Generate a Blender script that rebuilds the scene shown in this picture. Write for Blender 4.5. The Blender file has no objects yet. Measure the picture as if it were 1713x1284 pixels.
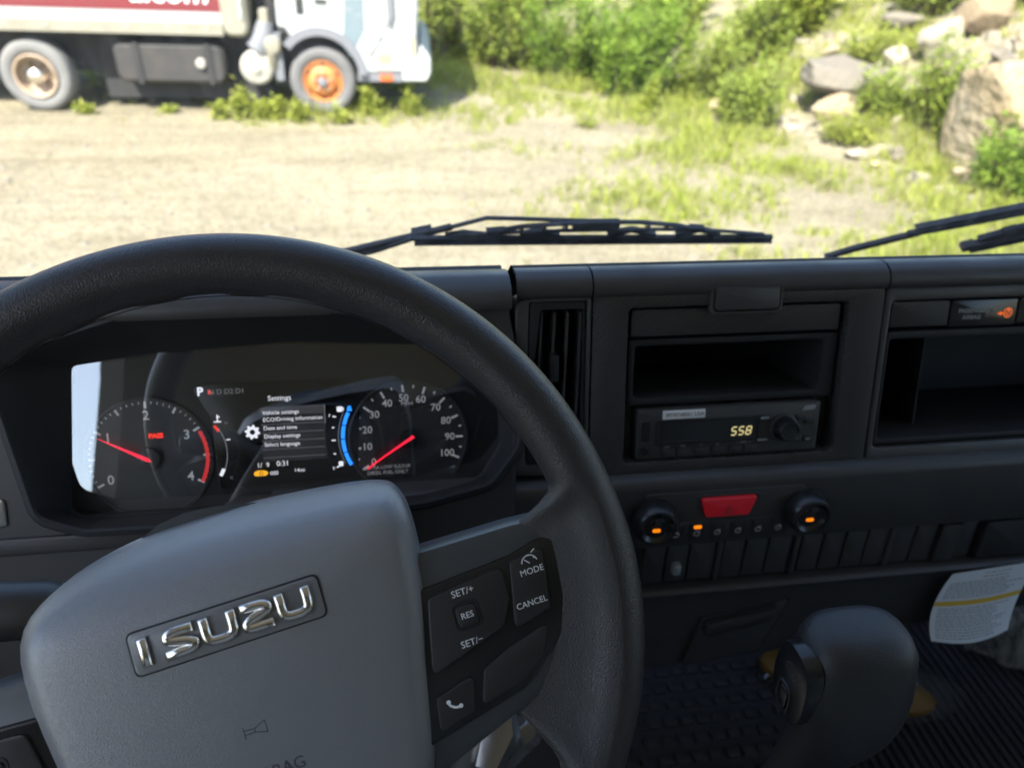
import bpy, bmesh, math, random
from mathutils import Matrix, Vector, noise

R = math.radians
random.seed(7)
scene = bpy.context.scene
col = scene.collection

# ------------------------------------------------------------------ camera
cam_d = bpy.data.cameras.new('camera')
cam = bpy.data.objects.new('camera', cam_d)
col.objects.link(cam)
scene.camera = cam


def camera_matrix(loc, pitch, yaw, roll):
    p, y, r = R(pitch), R(yaw), R(roll)
    f = Vector((-math.sin(y) * math.cos(p), math.cos(y) * math.cos(p), -math.sin(p)))
    ri = Vector((math.cos(y), math.sin(y), 0))
    up = ri.cross(f)
    rr = math.cos(r) * ri - math.sin(r) * up
    uu = math.sin(r) * ri + math.cos(r) * up
    m = Matrix(((rr.x, uu.x, -f.x, loc[0]), (rr.y, uu.y, -f.y, loc[1]), (rr.z, uu.z, -f.z, loc[2]), (0, 0, 0, 1)))
    return m


cam.matrix_world = camera_matrix((0, 0, 2.25), 33, -9.8, -2.7)
cam_d.sensor_width = 36
cam_d.lens = 36 * 1250 / 1713
cam_d.clip_start = 0.02
cam_d.clip_end = 900
cam_d.dof.use_dof = True
cam_d.dof.focus_distance = 0.47
cam_d.dof.aperture_fstop = 6.8

# ------------------------------------------------------------------ light
SUN_DIR = Vector((-0.32, -0.50, 0.80)).normalized()      # towards the sun
world = bpy.data.worlds.new('World')
scene.world = world
world.use_nodes = True
wn = world.node_tree.nodes
bg = wn['Background']
sky = wn.new('ShaderNodeTexSky')
sky.sky_type = 'NISHITA'
sky.sun_disc = False
sky.sun_elevation = math.asin(SUN_DIR.z)
sky.sun_rotation = math.atan2(SUN_DIR.x, SUN_DIR.y)
sky.air_density = 1.0
sky.dust_density = 1.5
world.node_tree.links.new(sky.outputs[0], bg.inputs[0])
bg.inputs[1].default_value = 0.15
sun_d = bpy.data.lights.new('sun', 'SUN')
sun_d.energy = 5.0
sun_d.angle = R(0.55)
sun_d.color = (1.0, 0.95, 0.87)
sun = bpy.data.objects.new('sun', sun_d)
col.objects.link(sun)
sun.rotation_euler = SUN_DIR.to_track_quat('Z', 'Y').to_euler()
sun.location = (-4, -3, 8)

scene.view_settings.view_transform = 'Standard'
scene.view_settings.look = 'None'
scene.view_settings.exposure = 1.74
scene.view_settings.gamma = 1
scene.render.engine = 'CYCLES'
scene.cycles.use_denoising = True
scene.cycles.max_bounces = 8
scene.cycles.diffuse_bounces = 3
scene.cycles.glossy_bounces = 3
scene.cycles.transparent_max_bounces = 16
scene.cycles.sample_clamp_indirect = 6
scene.cycles.caustics_reflective = False
scene.cycles.caustics_refractive = False

# ------------------------------------------------------------------ materials
MATS = {}


def mat(name, color, rough=0.5, metal=0.0, bump=None, vary=None, spec=0.5, emit=None, kind='noise', coat=0, worn=0):
    """bump=(scale, strength, distance); vary=(scale, colour2, contrast)"""
    m = bpy.data.materials.new(name)
    m.use_nodes = True
    nt = m.node_tree
    b = nt.nodes['Principled BSDF']
    b.inputs['Base Color'].default_value = (*color, 1)
    b.inputs['Roughness'].default_value = rough
    b.inputs['Metallic'].default_value = metal
    b.inputs['Specular IOR Level'].default_value = spec
    if coat:
        b.inputs['Coat Weight'].default_value = coat
        b.inputs['Coat Roughness'].default_value = 0.08
    if emit:
        b.inputs['Emission Color'].default_value = (*emit[0], 1)
        b.inputs['Emission Strength'].default_value = emit[1]
    tc = nt.nodes.new('ShaderNodeTexCoord')
    if vary:
        n = nt.nodes.new('ShaderNodeTexNoise')
        n.inputs['Scale'].default_value = vary[0]
        n.inputs['Detail'].default_value = 6
        nt.links.new(tc.outputs['Object'], n.inputs['Vector'])
        ramp = nt.nodes.new('ShaderNodeValToRGB')
        lo = 0.5 - 0.5 * (1 - vary[2])
        ramp.color_ramp.elements[0].position = max(0, lo * 0.9)
        ramp.color_ramp.elements[1].position = min(1, 1 - lo * 0.9)
        ramp.color_ramp.elements[0].color = (*color, 1)
        ramp.color_ramp.elements[1].color = (*vary[1], 1)
        nt.links.new(n.outputs['Fac'], ramp.inputs[0])
        nt.links.new(ramp.outputs[0], b.inputs['Base Color'])
    if bump:
        if kind == 'leather':
            v = nt.nodes.new('ShaderNodeTexVoronoi')
            v.feature = 'SMOOTH_F1'
            v.inputs['Smoothness'].default_value = 0.35
            v.inputs['Scale'].default_value = bump[0]
            w = nt.nodes.new('ShaderNodeTexNoise')
            w.inputs['Scale'].default_value = bump[0] * 0.35
            w.inputs['Detail'].default_value = 2
            mixv = nt.nodes.new('ShaderNodeVectorMath')
            mixv.operation = 'MULTIPLY_ADD'
            mixv.inputs[1].default_value = (0.0016,) * 3
            nt.links.new(tc.outputs['Object'], w.inputs['Vector'])
            nt.links.new(w.outputs['Color'], mixv.inputs[0])
            nt.links.new(tc.outputs['Object'], mixv.inputs[2])
            nt.links.new(mixv.outputs[0], v.inputs['Vector'])
            src = v.outputs['Distance']
        elif kind == 'ribs':
            mp = nt.nodes.new('ShaderNodeMapping')
            mp.inputs['Rotation'].default_value = (0, 0, R(52))
            v = nt.nodes.new('ShaderNodeTexWave')
            v.inputs['Scale'].default_value = bump[0]
            v.inputs['Distortion'].default_value = 0
            nt.links.new(tc.outputs['Object'], mp.inputs[0])
            nt.links.new(mp.outputs[0], v.inputs['Vector'])
            src = v.outputs['Fac']
        else:
            v = nt.nodes.new('ShaderNodeTexNoise')
            v.inputs['Scale'].default_value = bump[0]
            v.inputs['Detail'].default_value = 3
            nt.links.new(tc.outputs['Object'], v.inputs['Vector'])
            src = v.outputs['Fac']
        bp = nt.nodes.new('ShaderNodeBump')
        bp.inputs['Strength'].default_value = bump[1]
        bp.inputs['Distance'].default_value = bump[2]
        nt.links.new(src, bp.inputs['Height'])
        nt.links.new(bp.outputs[0], b.inputs['Normal'])
    if worn:
        wn_ = nt.nodes.new('ShaderNodeTexNoise')
        wn_.inputs['Scale'].default_value = worn
        wn_.inputs['Detail'].default_value = 7
        wn_.inputs['Roughness'].default_value = 0.65
        nt.links.new(tc.outputs['Object'], wn_.inputs['Vector'])
        mr = nt.nodes.new('ShaderNodeMapRange')
        mr.inputs[1].default_value = 0.35
        mr.inputs[2].default_value = 0.68
        mr.inputs[3].default_value = rough - 0.10
        mr.inputs[4].default_value = rough + 0.14
        nt.links.new(wn_.outputs['Fac'], mr.inputs[0])
        nt.links.new(mr.outputs[0], b.inputs['Roughness'])
    MATS[name] = m
    return m


def glass(name, tint, ior, gain, dust=0.0, dust_scale=30, rough=0.0):
    """thin pane: transparent + mirror by Fresnel, with a faint film of dust"""
    m = bpy.data.materials.new(name)
    m.use_nodes = True
    nt = m.node_tree
    for n in list(nt.nodes):
        if n.type != 'OUTPUT_MATERIAL':
            nt.nodes.remove(n)
    out = nt.nodes['Material Output']
    tr = nt.nodes.new('ShaderNodeBsdfTransparent')
    tr.inputs[0].default_value = (*tint, 1)
    gl = nt.nodes.new('ShaderNodeBsdfGlossy')
    gl.inputs['Roughness'].default_value = rough
    lw = nt.nodes.new('ShaderNodeLayerWeight')
    lw.inputs[0].default_value = 0.5
    pw = nt.nodes.new('ShaderNodeMath')
    pw.operation = 'POWER'
    pw.inputs[1].default_value = 5
    nt.links.new(lw.outputs['Facing'], pw.inputs[0])
    f0 = ((ior - 1) / (ior + 1)) ** 2 * gain
    mu = nt.nodes.new('ShaderNodeMath')
    mu.operation = 'MULTIPLY_ADD'
    mu.use_clamp = True
    mu.inputs[1].default_value = 1 - f0
    mu.inputs[2].default_value = f0
    nt.links.new(pw.outputs[0], mu.inputs[0])
    mx = nt.nodes.new('ShaderNodeMixShader')
    nt.links.new(mu.outputs[0], mx.inputs[0])
    nt.links.new(tr.outputs[0], mx.inputs[1])
    nt.links.new(gl.outputs[0], mx.inputs[2])
    last = mx
    if dust:
        df = nt.nodes.new('ShaderNodeBsdfDiffuse')
        df.inputs[0].default_value = (0.6, 0.57, 0.5, 1)
        tl = nt.nodes.new('ShaderNodeBsdfTranslucent')
        tl.inputs[0].default_value = (0.6, 0.57, 0.5, 1)
        ad = nt.nodes.new('ShaderNodeMixShader')
        nt.links.new(df.outputs[0], ad.inputs[1])
        nt.links.new(tl.outputs[0], ad.inputs[2])
        tc = nt.nodes.new('ShaderNodeTexCoord')
        mp = nt.nodes.new('ShaderNodeMapping')
        mp.inputs['Scale'].default_value = (1.0, 0.35, 0.35)
        no = nt.nodes.new('ShaderNodeTexNoise')
        no.inputs['Scale'].default_value = dust_scale
        no.inputs['Detail'].default_value = 8
        no.inputs['Roughness'].default_value = 0.7
        nt.links.new(tc.outputs['Object'], mp.inputs[0])
        nt.links.new(mp.outputs[0], no.inputs['Vector'])
        rp = nt.nodes.new('ShaderNodeMapRange')
        rp.inputs[1].default_value = 0.45
        rp.inputs[2].default_value = 0.85
        rp.inputs[3].default_value = dust * 0.35
        rp.inputs[4].default_value = dust * 2.5
        nt.links.new(no.outputs['Fac'], rp.inputs[0])
        m2 = nt.nodes.new('ShaderNodeMixShader')
        nt.links.new(rp.outputs[0], m2.inputs[0])
        nt.links.new(mx.outputs[0], m2.inputs[1])
        nt.links.new(ad.outputs[0], m2.inputs[2])
        last = m2
    nt.links.new(last.outputs[0], out.inputs[0])
    MATS[name] = m
    return m


def leafmat(name, c1, c2):
    m = bpy.data.materials.new(name)
    m.use_nodes = True
    nt = m.node_tree
    b = nt.nodes['Principled BSDF']
    b.inputs['Roughness'].default_value = 0.55
    b.inputs['Specular IOR Level'].default_value = 0.3
    g = nt.nodes.new('ShaderNodeNewGeometry')
    rp = nt.nodes.new('ShaderNodeValToRGB')
    rp.color_ramp.elements[0].color = (*c1, 1)
    rp.color_ramp.elements[1].color = (*c2, 1)
    nt.links.new(g.outputs['Random Per Island'], rp.inputs[0])
    nt.links.new(rp.outputs[0], b.inputs['Base Color'])
    tl = nt.nodes.new('ShaderNodeBsdfTranslucent')
    nt.links.new(rp.outputs[0], tl.inputs[0])
    mx = nt.nodes.new('ShaderNodeMixShader')
    mx.inputs[0].default_value = 0.5
    nt.links.new(b.outputs[0], mx.inputs[1])
    nt.links.new(tl.outputs[0], mx.inputs[2])
    nt.links.new(mx.outputs[0], nt.nodes['Material Output'].inputs[0])
    MATS[name] = m
    return m


mat('dash', (0.039, 0.037, 0.036), 0.42, worn=14, bump=(1500, 0.35, 0.0004), vary=(45, (0.048, 0.046, 0.044), 0.4))
mat('dash_warm', (0.024, 0.022, 0.021), 0.55, bump=(1300, 0.45, 0.0005))
mat('ribbed', (0.035, 0.034, 0.033), 0.42, bump=(125, 0.6, 0.0008), kind='ribs')
mat('gloss_black', (0.014, 0.014, 0.015), 0.28)
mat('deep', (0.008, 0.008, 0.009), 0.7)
mat('knob', (0.022, 0.022, 0.023), 0.44, bump=(1200, 0.5, 0.0004), kind='leather')
mat('leather', (0.030, 0.028, 0.029), 0.37, worn=9, bump=(1250, 0.55, 0.0004), kind='leather')
mat('airbag', (0.19, 0.192, 0.203), 0.31, spec=1.0, bump=(1900, 0.42, 0.0003), kind='leather')
mat('spoke', (0.055, 0.060, 0.067), 0.36, bump=(2200, 0.2, 0.0002))
mat('button', (0.026, 0.025, 0.026), 0.42, bump=(2500, 0.15, 0.0002))
mat('chrome', (0.84, 0.81, 0.77), 0.22, 1.0)
mat('steel', (0.45, 0.43, 0.40), 0.32, 1.0, bump=(60, 0.3, 0.002))
mat('print_white', (0.85, 0.86, 0.88), 0.5)
mat('print_grey', (0.28, 0.29, 0.30), 0.5)
mat('print_dark', (0.06, 0.06, 0.07), 0.6)
mat('print_text', (0.30, 0.31, 0.33), 0.6)
mat('paper', (0.74, 0.78, 0.80), 0.7)
mat('paper_band', (0.75, 0.48, 0.05), 0.7)
mat('sticker', (0.78, 0.78, 0.76), 0.5)
mat('hazard_red', (0.36, 0.012, 0.022), 0.4, emit=((0.5, 0.01, 0.02), 0.05))
mat('hazard_icon', (0.16, 0.03, 0.035), 0.4)
mat('amber', (0.8, 0.22, 0.01), 0.4, emit=((1.0, 0.22, 0.004), 0.36))
mat('amber_icon', (0.6, 0.15, 0.03), 0.4, emit=((1.0, 0.16, 0.01), 0.16))
mat('digit', (0.3, 0.28, 0.15), 0.4, emit=((0.95, 0.80, 0.36), 0.22))
mat('lcd_white', (0.8, 0.8, 0.85), 0.4, emit=((0.9, 0.92, 1.0), 0.42))
mat('lcd_grey', (0.3, 0.3, 0.32), 0.4, emit=((0.9, 0.9, 1.0), 0.07))
mat('lcd_line', (0.03, 0.03, 0.032), 0.4, emit=((0.9, 0.9, 1.0), 0.006))
mat('lcd_row', (0.04, 0.04, 0.044), 0.4, emit=((0.9, 0.9, 1.0), 0.022))
mat('lcd_red', (0.8, 0.05, 0.03), 0.4, emit=((1.0, 0.05, 0.03), 0.45))
mat('lcd_blue', (0.02, 0.2, 0.8), 0.4, emit=((0.02, 0.25, 1.0), 0.7))
mat('lcd_orange', (0.8, 0.4, 0.02), 0.4, emit=((1.0, 0.48, 0.02), 0.45))
mat('needle', (0.85, 0.03, 0.05), 0.4, emit=((1.0, 0.02, 0.06), 0.6))
mat('red_arc', (0.75, 0.06, 0.06), 0.5, emit=((1.0, 0.05, 0.05), 0.2))
mat('dial', (0.030, 0.030, 0.031), 0.55)
mat('dial_ring', (0.10, 0.10, 0.105), 0.4)
glass('lens', (0.9, 0.9, 0.9), 1.5, 8.5, dust=0.010, dust_scale=200)
glass('windshield', (0.96, 0.98, 0.97), 1.45, 1.0, dust=0.075, dust_scale=60)
glass('side_glass', (0.93, 0.96, 0.95), 1.45, 1.0)
glass('milky_plastic', (0.9, 0.9, 0.9), 1.5, 4.0, dust=0.8, dust_scale=38, rough=0.12)
glass('clear_plastic', (0.93, 0.93, 0.92), 1.5, 3.0, dust=0.10, dust_scale=60, rough=0.08)
mat('yellow_item', (0.36, 0.19, 0.035), 0.6, vary=(25, (0.22, 0.11, 0.02), 0.4))
mat('rubber', (0.045, 0.046, 0.049), 0.55, bump=(900, 0.3, 0.0004))
mat('wiper_black', (0.009, 0.010, 0.013), 0.34, bump=(400, 0.2, 0.0005))
mat('rear_trim', (0.13, 0.12, 0.105), 0.9)
mat('seat_cloth', (0.46, 0.43, 0.39), 0.9, bump=(700, 0.4, 0.001))
mat('dial_print', (0.8, 0.81, 0.83), 0.5, emit=((0.95, 0.97, 1.0), 0.07))
mat('dial_dim', (0.12, 0.12, 0.125), 0.5, emit=((0.95, 0.97, 1.0), 0.008))
mat('headliner', (0.68, 0.65, 0.60), 0.9, bump=(500, 0.3, 0.001))
mat('cab_trim', (0.10, 0.10, 0.10), 0.7)
mat('door_trim', (0.30, 0.29, 0.27), 0.75)
mat('cab_paint', (0.75, 0.76, 0.76), 0.35)
mat('glass_mark', (0.22, 0.22, 0.20), 0.5)
# outside
mat('truck_white', (0.42, 0.44, 0.44), 0.38, vary=(2.0, (0.35, 0.37, 0.37), 0.3))
mat('truck_cream', (0.29, 0.28, 0.225), 0.5, vary=(4.0, (0.22, 0.20, 0.15), 0.35))
mat('truck_red', (0.17, 0.020, 0.026), 0.45, vary=(3.0, (0.15, 0.026, 0.03), 0.3))
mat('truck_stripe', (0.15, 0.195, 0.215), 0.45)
mat('truck_dark', (0.02, 0.021, 0.023), 0.8, vary=(6, (0.035, 0.034, 0.033), 0.3))
mat('tank', (0.028, 0.03, 0.033), 0.6, vary=(7, (0.055, 0.048, 0.042), 0.4))
mat('tyre', (0.10, 0.10, 0.105), 0.85, vary=(9, (0.16, 0.155, 0.15), 0.3))
mat('tyre_dusty', (0.20, 0.195, 0.18), 0.9, vary=(7, (0.13, 0.13, 0.13), 0.3))
mat('rim_orange', (0.55, 0.21, 0.05), 0.6, vary=(14, (0.36, 0.13, 0.045), 0.3))
mat('rim_cream', (0.45, 0.36, 0.26), 0.55, vary=(14, (0.30, 0.20, 0.13), 0.3))
mat('fender', (0.16, 0.165, 0.18), 0.6)
mat('dusty_metal', (0.42, 0.41, 0.36), 0.6, vary=(12, (0.30, 0.28, 0.24), 0.3))
mat('marker_orange', (0.60, 0.12, 0.03), 0.4)
mat('lamp_lens', (0.50, 0.42, 0.20), 0.3)
mat('lamp_glass', (0.32, 0.36, 0.37), 0.2)
mat('bark', (0.12, 0.085, 0.05), 0.9)
leafmat('leaf_dark', (0.15, 0.245, 0.03), (0.29, 0.40, 0.06))
leafmat('leaf_mid', (0.22, 0.295, 0.042), (0.37, 0.43, 0.09))
leafmat('leaf_yellow', (0.28, 0.345, 0.045), (0.42, 0.44, 0.10))
leafmat('dry_grass', (0.36, 0.32, 0.17), (0.34, 0.38, 0.12))
mat('rock_tan', (0.31, 0.225, 0.115), 0.9, bump=(7, 1.0, 0.08), vary=(2.2, (0.27, 0.235, 0.17), 0.55))
mat('rock_grey', (0.165, 0.14, 0.105), 0.9, bump=(11, 0.8, 0.05), vary=(4, (0.15, 0.135, 0.11), 0.5))
mat('rock_white', (0.33, 0.29, 0.21), 0.9, bump=(12, 0.8, 0.04), vary=(4, (0.28, 0.25, 0.19), 0.5))
mat('rock_brown', (0.25, 0.19, 0.115), 0.9, bump=(10, 0.9, 0.05), vary=(4, (0.14, 0.10, 0.06), 0.5))
mat('pebble', (0.21, 0.19, 0.145), 0.9, vary=(3, (0.14, 0.125, 0.10), 0.4))


# ------------------------------------------------------------------ helpers (local units: mm)
def tag(o, label=None, cat=None, group=None, kind=None):
    if label:
        o['label'] = label
    if cat:
        o['category'] = cat
    if group:
        o['group'] = group
    if kind:
        o['kind'] = kind
    return o


def frame(o, tilt=0.0, spin=0.0):
    """columns: right, up along the face, out of the face towards the driver"""
    t = R(tilt)
    ey = Vector((0, math.sin(t), math.cos(t)))
    ez = Vector((0, -math.cos(t), math.sin(t)))
    ex = Vector((1, 0, 0))
    m = Matrix(((ex.x, ey.x, ez.x, o[0]), (ex.y, ey.y, ez.y, o[1]), (ex.z, ey.z, ez.z, o[2]), (0, 0, 0, 1)))
    return m @ Matrix.Rotation(R(spin), 4, 'Z')


def thing(name, M, label, cat, group=None):
    o = bpy.data.objects.new(name, None)
    o.empty_display_size = 0.05
    col.objects.link(o)
    o.matrix_world = M if isinstance(M, Matrix) else Matrix.Translation(M)
    return tag(o, label, cat, group)


def mk(name, verts, faces, m, parent=None, smooth=35, unit=0.001, label=None):
    me = bpy.data.meshes.new(name)
    me.from_pydata([(v[0] * unit, v[1] * unit, v[2] * unit) for v in verts], [], faces)
    bm = bmesh.new()
    bm.from_mesh(me)
    bmesh.ops.recalc_face_normals(bm, faces=bm.faces)
    if smooth:
        for f in bm.faces:
            f.smooth = True
        lim = R(smooth)
        for e in bm.edges:
            if len(e.link_faces) == 2 and e.calc_face_angle(0) > lim:
                e.smooth = False
    bm.to_mesh(me)
    bm.free()
    me.materials.append(MATS[m])
    o = bpy.data.objects.new(name, me)
    col.objects.link(o)
    if parent:
        o.parent = parent
    if label:
        o['label'] = label
    return o


def inst(src, parent, loc=(0, 0, 0), rot=(0, 0, 0), scale=(1, 1, 1)):
    o = src.copy()
    col.objects.link(o)
    o.parent = parent
    o.location = [c * 0.001 for c in loc]
    o.rotation_euler = rot
    o.scale = scale
    return o


def area(p):
    return sum(p[i][0] * p[(i + 1) % len(p)][1] - p[(i + 1) % len(p)][0] * p[i][1] for i in range(len(p))) / 2


def rpoly(pts, r=3.0, n=4):
    if area(pts) < 0:
        pts = pts[::-1]
    out = []
    k = len(pts)
    for i in range(k):
        p = Vector(pts[i][:2]); a = Vector(pts[i - 1][:2]); b = Vector(pts[(i + 1) % k][:2])
        rr = r[i] if isinstance(r, (list, tuple)) else r
        da, db = (a - p), (b - p)
        la, lb = da.length, db.length
        da.normalize(); db.normalize()
        ang = da.angle(db)
        d = min(rr / max(0.05, math.tan(ang / 2)), la * 0.48, lb * 0.48)
        s, e = p + da * d, p + db * d
        for j in range(n + 1):
            t = j / n
            out.append(tuple((1 - t) ** 2 * s + 2 * t * (1 - t) * p + t * t * e))
    return out


def rect(u0, u1, v0, v1, r=3.0, n=4):
    return rpoly([(u0, v0), (u1, v0), (u1, v1), (u0, v1)], r, n)


def inset(loop, d):
    out = []
    n = len(loop)
    for i in range(n):
        a, p, b = Vector(loop[i - 1]), Vector(loop[i]), Vector(loop[(i + 1) % n])
        t1, t2 = (p - a), (b - p)
        if t1.length < 1e-6: t1 = t2
        if t2.length < 1e-6: t2 = t1
        t1 = t1.normalized(); t2 = t2.normalized()
        n1 = Vector((-t1.y, t1.x)); n2 = Vector((-t2.y, t2.x))
        nn = (n1 + n2)
        nn = nn.normalized() if nn.length > 1e-6 else n1
        c = max(0.5, nn.dot(n1))
        out.append(tuple(p + nn * (d / c)))
    return out


def lift(loop, w):
    return [(p[0], p[1], w) for p in loop]


def loft(name, loops, m, parent, cap0=False, cap1=True, smooth=35, closed=True, label=None, unit=0.001):
    n = len(loops[0])
    verts = [p for l in loops for p in l]
    faces = []
    for k in range(len(loops) - 1):
        for i in range(n if closed else n - 1):
            j = (i + 1) % n
            faces.append((k * n + i, k * n + j, (k + 1) * n + j, (k + 1) * n + i))
    if cap1:
        faces.append(tuple((len(loops) - 1) * n + i for i in range(n)))
    if cap0:
        faces.append(tuple(range(n))[::-1])
    return mk(name, verts, faces, m, parent, smooth, unit, label)


def panel(name, outline, w0, w1, b, m, parent, label=None):
    return loft(name, [lift(outline, w0), lift(outline, w1 - b), lift(inset(outline, b * 0.3), w1 - b * 0.3),
                       lift(inset(outline, b), w1)], m, parent, label=label)


def holed(name, outer, inner, wf, wb, wi, b, m, parent, cap=True, label=None):
    """raised frame with a pocket whose floor lies at wi"""
    return loft(name, [lift(outer, wb), lift(outer, wf - b), lift(inset(outer, b * 0.3), wf - b * 0.3), lift(inset(outer, b), wf),
                       lift(inset(inner, -b), wf), lift(inset(inner, -b * 0.3), wf - b * 0.3), lift(inner, wf - b), lift(inner, wi)],
                m, parent, cap1=cap, label=label)


def extrude_x(name, prof, u0, u1, m, parent, smooth=40, steps=1):
    loops = []
    for s in range(steps + 1):
        u = u0 + (u1 - u0) * s / steps
        loops.append([(u, v, w) for v, w in prof])
    return loft(name, loops, m, parent, cap1=False, closed=False, smooth=smooth)


def lathe(name, prof, m, parent, c=(0, 0, 0), axis='z', n=32, cap1=True, cap0=False, unit=0.001, smooth=35):
    loops = []
    for r, h in prof:
        l = []
        for i in range(n):
            a = 2 * math.pi * i / n
            p = (r * math.cos(a), r * math.sin(a), h)
            if axis == 'y':
                p = (p[0], p[2], p[1])
            if axis == 'x':
                p = (p[2], p[0], p[1])
            l.append((p[0] + c[0], p[1] + c[1], p[2] + c[2]))
        loops.append(l)
    return loft(name, loops, m, parent, cap0=cap0, cap1=cap1, unit=unit, smooth=smooth)


def tube(name, pts, rad, m, parent, n=10, unit=0.001, flat=1.0):
    pts = [Vector(p) for p in pts]
    rad = rad if isinstance(rad, (list, tuple)) else [rad] * len(pts)
    loops = []
    up = Vector((0, 0, 1))
    for i, p in enumerate(pts):
        t = (pts[min(i + 1, len(pts) - 1)] - pts[max(i - 1, 0)]).normalized()
        a = t.cross(up)
        if a.length < 1e-3:
            a = t.cross(Vector((1, 0, 0)))
        a.normalize()
        b = a.cross(t).normalized()
        loops.append([tuple(p + (a * math.cos(q) + b * math.sin(q) * flat) * rad[i]) for q in [2 * math.pi * k / n for k in range(n)]])
    return loft(name, loops, m, parent, cap0=True, cap1=True, unit=unit)


def stroke_loop(P, width, trim):
    L, Rr = [], []
    for i, p in enumerate(P):
        d1 = (p - P[i - 1]).normalized() if i else (P[1] - p).normalized()
        d2 = (P[i + 1] - p).normalized() if i < len(P) - 1 else d1
        n1, n2 = Vector((-d1.y, d1.x)), Vector((-d2.y, d2.x))
        nn = n1 + n2
        nn = nn.normalized() if nn.length > 1e-5 else n1
        k = width / 2 / max(0.6, nn.dot(n1))
        q = p + (d1 * trim if i == 0 else (-d1 * trim if i == len(P) - 1 else Vector((0, 0))))
        L.append(q + nn * k)
        Rr.append(q - nn * k)
    return [tuple(q) for q in Rr] + [tuple(q) for q in reversed(L)]


def strokes_data(paths, width, w0, w1, bev, verts, faces):
    for path in paths:
        P = [Vector(p) for p in path]
        full = stroke_loop(P, width, 0)
        loops = [lift(full, w1)] if w0 is None else [lift(full, w0), lift(full, w1 - bev), lift(stroke_loop(P, width - 2 * bev, bev), w1)]
        n = len(full)
        base = len(verts)
        for l in loops:
            verts.extend(l)
        for k in range(len(loops) - 1):
            for i in range(n):
                j = (i + 1) % n
                faces.append((base + k * n + i, base + k * n + j, base + (k + 1) * n + j, base + (k + 1) * n + i))
        top = base + (len(loops) - 1) * n
        h = n // 2
        for i in range(h - 1):
            faces.append((top + i, top + i + 1, top + n - 2 - i, top + n - 1 - i))


def strokes(name, paths, width, m, parent, w0=None, w1=0.0, bev=0.6, smooth=0, label=None):
    v, f = [], []
    strokes_data(paths, width, w0, w1, bev, v, f)
    return mk(name, v, f, m, parent, smooth, label=label)


def flat(name, polys, w, m, parent, label=None):
    v, f = [], []
    for p in polys:
        b = len(v)
        v.extend(lift(p, w))
        f.append(tuple(range(b, b + len(p))))
    return mk(name, v, f, m, parent, 0, label=label)


def arc(cx, cy, r, a0, a1, n=24):
    return [(cx + r * math.cos(R(a0 + (a1 - a0) * i / n)), cy + r * math.sin(R(a0 + (a1 - a0) * i / n))) for i in range(n + 1)]


def disc(cx, cy, r, n=20):
    return [(cx + r * math.cos(2 * math.pi * i / n), cy + r * math.sin(2 * math.pi * i / n)) for i in range(n)]


def text(name, items, m, parent, w=0.0, label=None, shear=0.0, bold=0.0):
    """items: (string, u, v, size, align) joined into one printed piece"""
    verts, faces = [], []
    for s, u, v, size, al in items:
        cu = bpy.data.curves.new('t', 'FONT')
        cu.body = s
        cu.size = size
        cu.align_x = al
        cu.align_y = 'CENTER'
        cu.shear = shear
        cu.offset = bold
        cu.resolution_u = 3
        ob = bpy.data.objects.new('t', cu)
        col.objects.link(ob)
        dg = bpy.context.evaluated_depsgraph_get()
        me = bpy.data.meshes.new_from_object(ob.evaluated_get(dg))
        b = len(verts)
        verts.extend((p.co.x + u, p.co.y + v, w) for p in me.vertices)
        faces.extend(tuple(b + i for i in p.vertices) for p in me.polygons)
        bpy.data.objects.remove(ob)
        bpy.data.curves.remove(cu)
        bpy.data.meshes.remove(me)
    return mk(name, verts, faces, m, parent, 0, label=label)


def smooth_loop(pts, sub=4):
    out = []
    n = len(pts)
    for i in range(n):
        p0, p1, p2, p3 = [Vector(pts[(i + k - 1) % n]) for k in range(4)]
        for j in range(sub):
            t = j / sub
            out.append(tuple(0.5 * ((2 * p1) + (-p0 + p2) * t + (2 * p0 - 5 * p1 + 4 * p2 - p3) * t * t + (-p0 + 3 * p1 - 3 * p2 + p3) * t ** 3)))
    return out


# ------------------------------------------------------------------ terrain
TOE = [(-60, 15.5), (-6, 14.2), (0.7, 13.0), (2.9, 11.7), (3.8, 9.9), (4.3, 8.3), (4.7, 6.8), (5.2, 5.0), (5.8, 0), (6.5, -30)]


def toe_d(x, y):
    best, sg = 1e9, 1
    for (x0, y0), (x1, y1) in zip(TOE[:-1], TOE[1:]):
        dx, dy = x1 - x0, y1 - y0
        L = math.hypot(dx, dy)
        t = max(0, min(1, ((x - x0) * dx + (y - y0) * dy) / L / L))
        d = math.hypot(x - x0 - t * dx, y - y0 - t * dy)
        if d < best:
            best = d
            sg = 1 if ((x - x0) * dy - (y - y0) * dx) < 0 else -1
    return best * sg


def ground_h(x, y):
    d = toe_d(x, y)
    if d <= 0:
        h = 0
    elif d < 1:
        h = .12 * d * d
    elif d < 8:
        h = .12 + .45 * (d - 1)
    else:
        h = .12 + .45 * 7 + .1 * (d - 8)
    n = noise.fractal(Vector((x * .9, y * .9, 3.1)), 1.0, 2.0, 4)
    return h + n * (0.012 if d < 0 else min(.10, .012 + .08 * d))


def green_amount(x, y):
    """how much grows here, 0..1: bare gravel in the lot, weeds towards the bank"""
    d = toe_d(x, y)
    g = 1 / (1 + math.exp(-(d + 2.5) * 1.25))
    n = noise.fractal(Vector((x * .75, y * .75, 9.0)), 1.0, 2.0, 3)
    g = g * (0.60 + 1.0 * n)
    # weeds round the parked truck's front wheel
    q = math.exp(-((x + .6) ** 2 / 1.5 + (y - 9.3) ** 2 / 0.22))
    return max(0, min(1, g + .55 * q))


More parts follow.
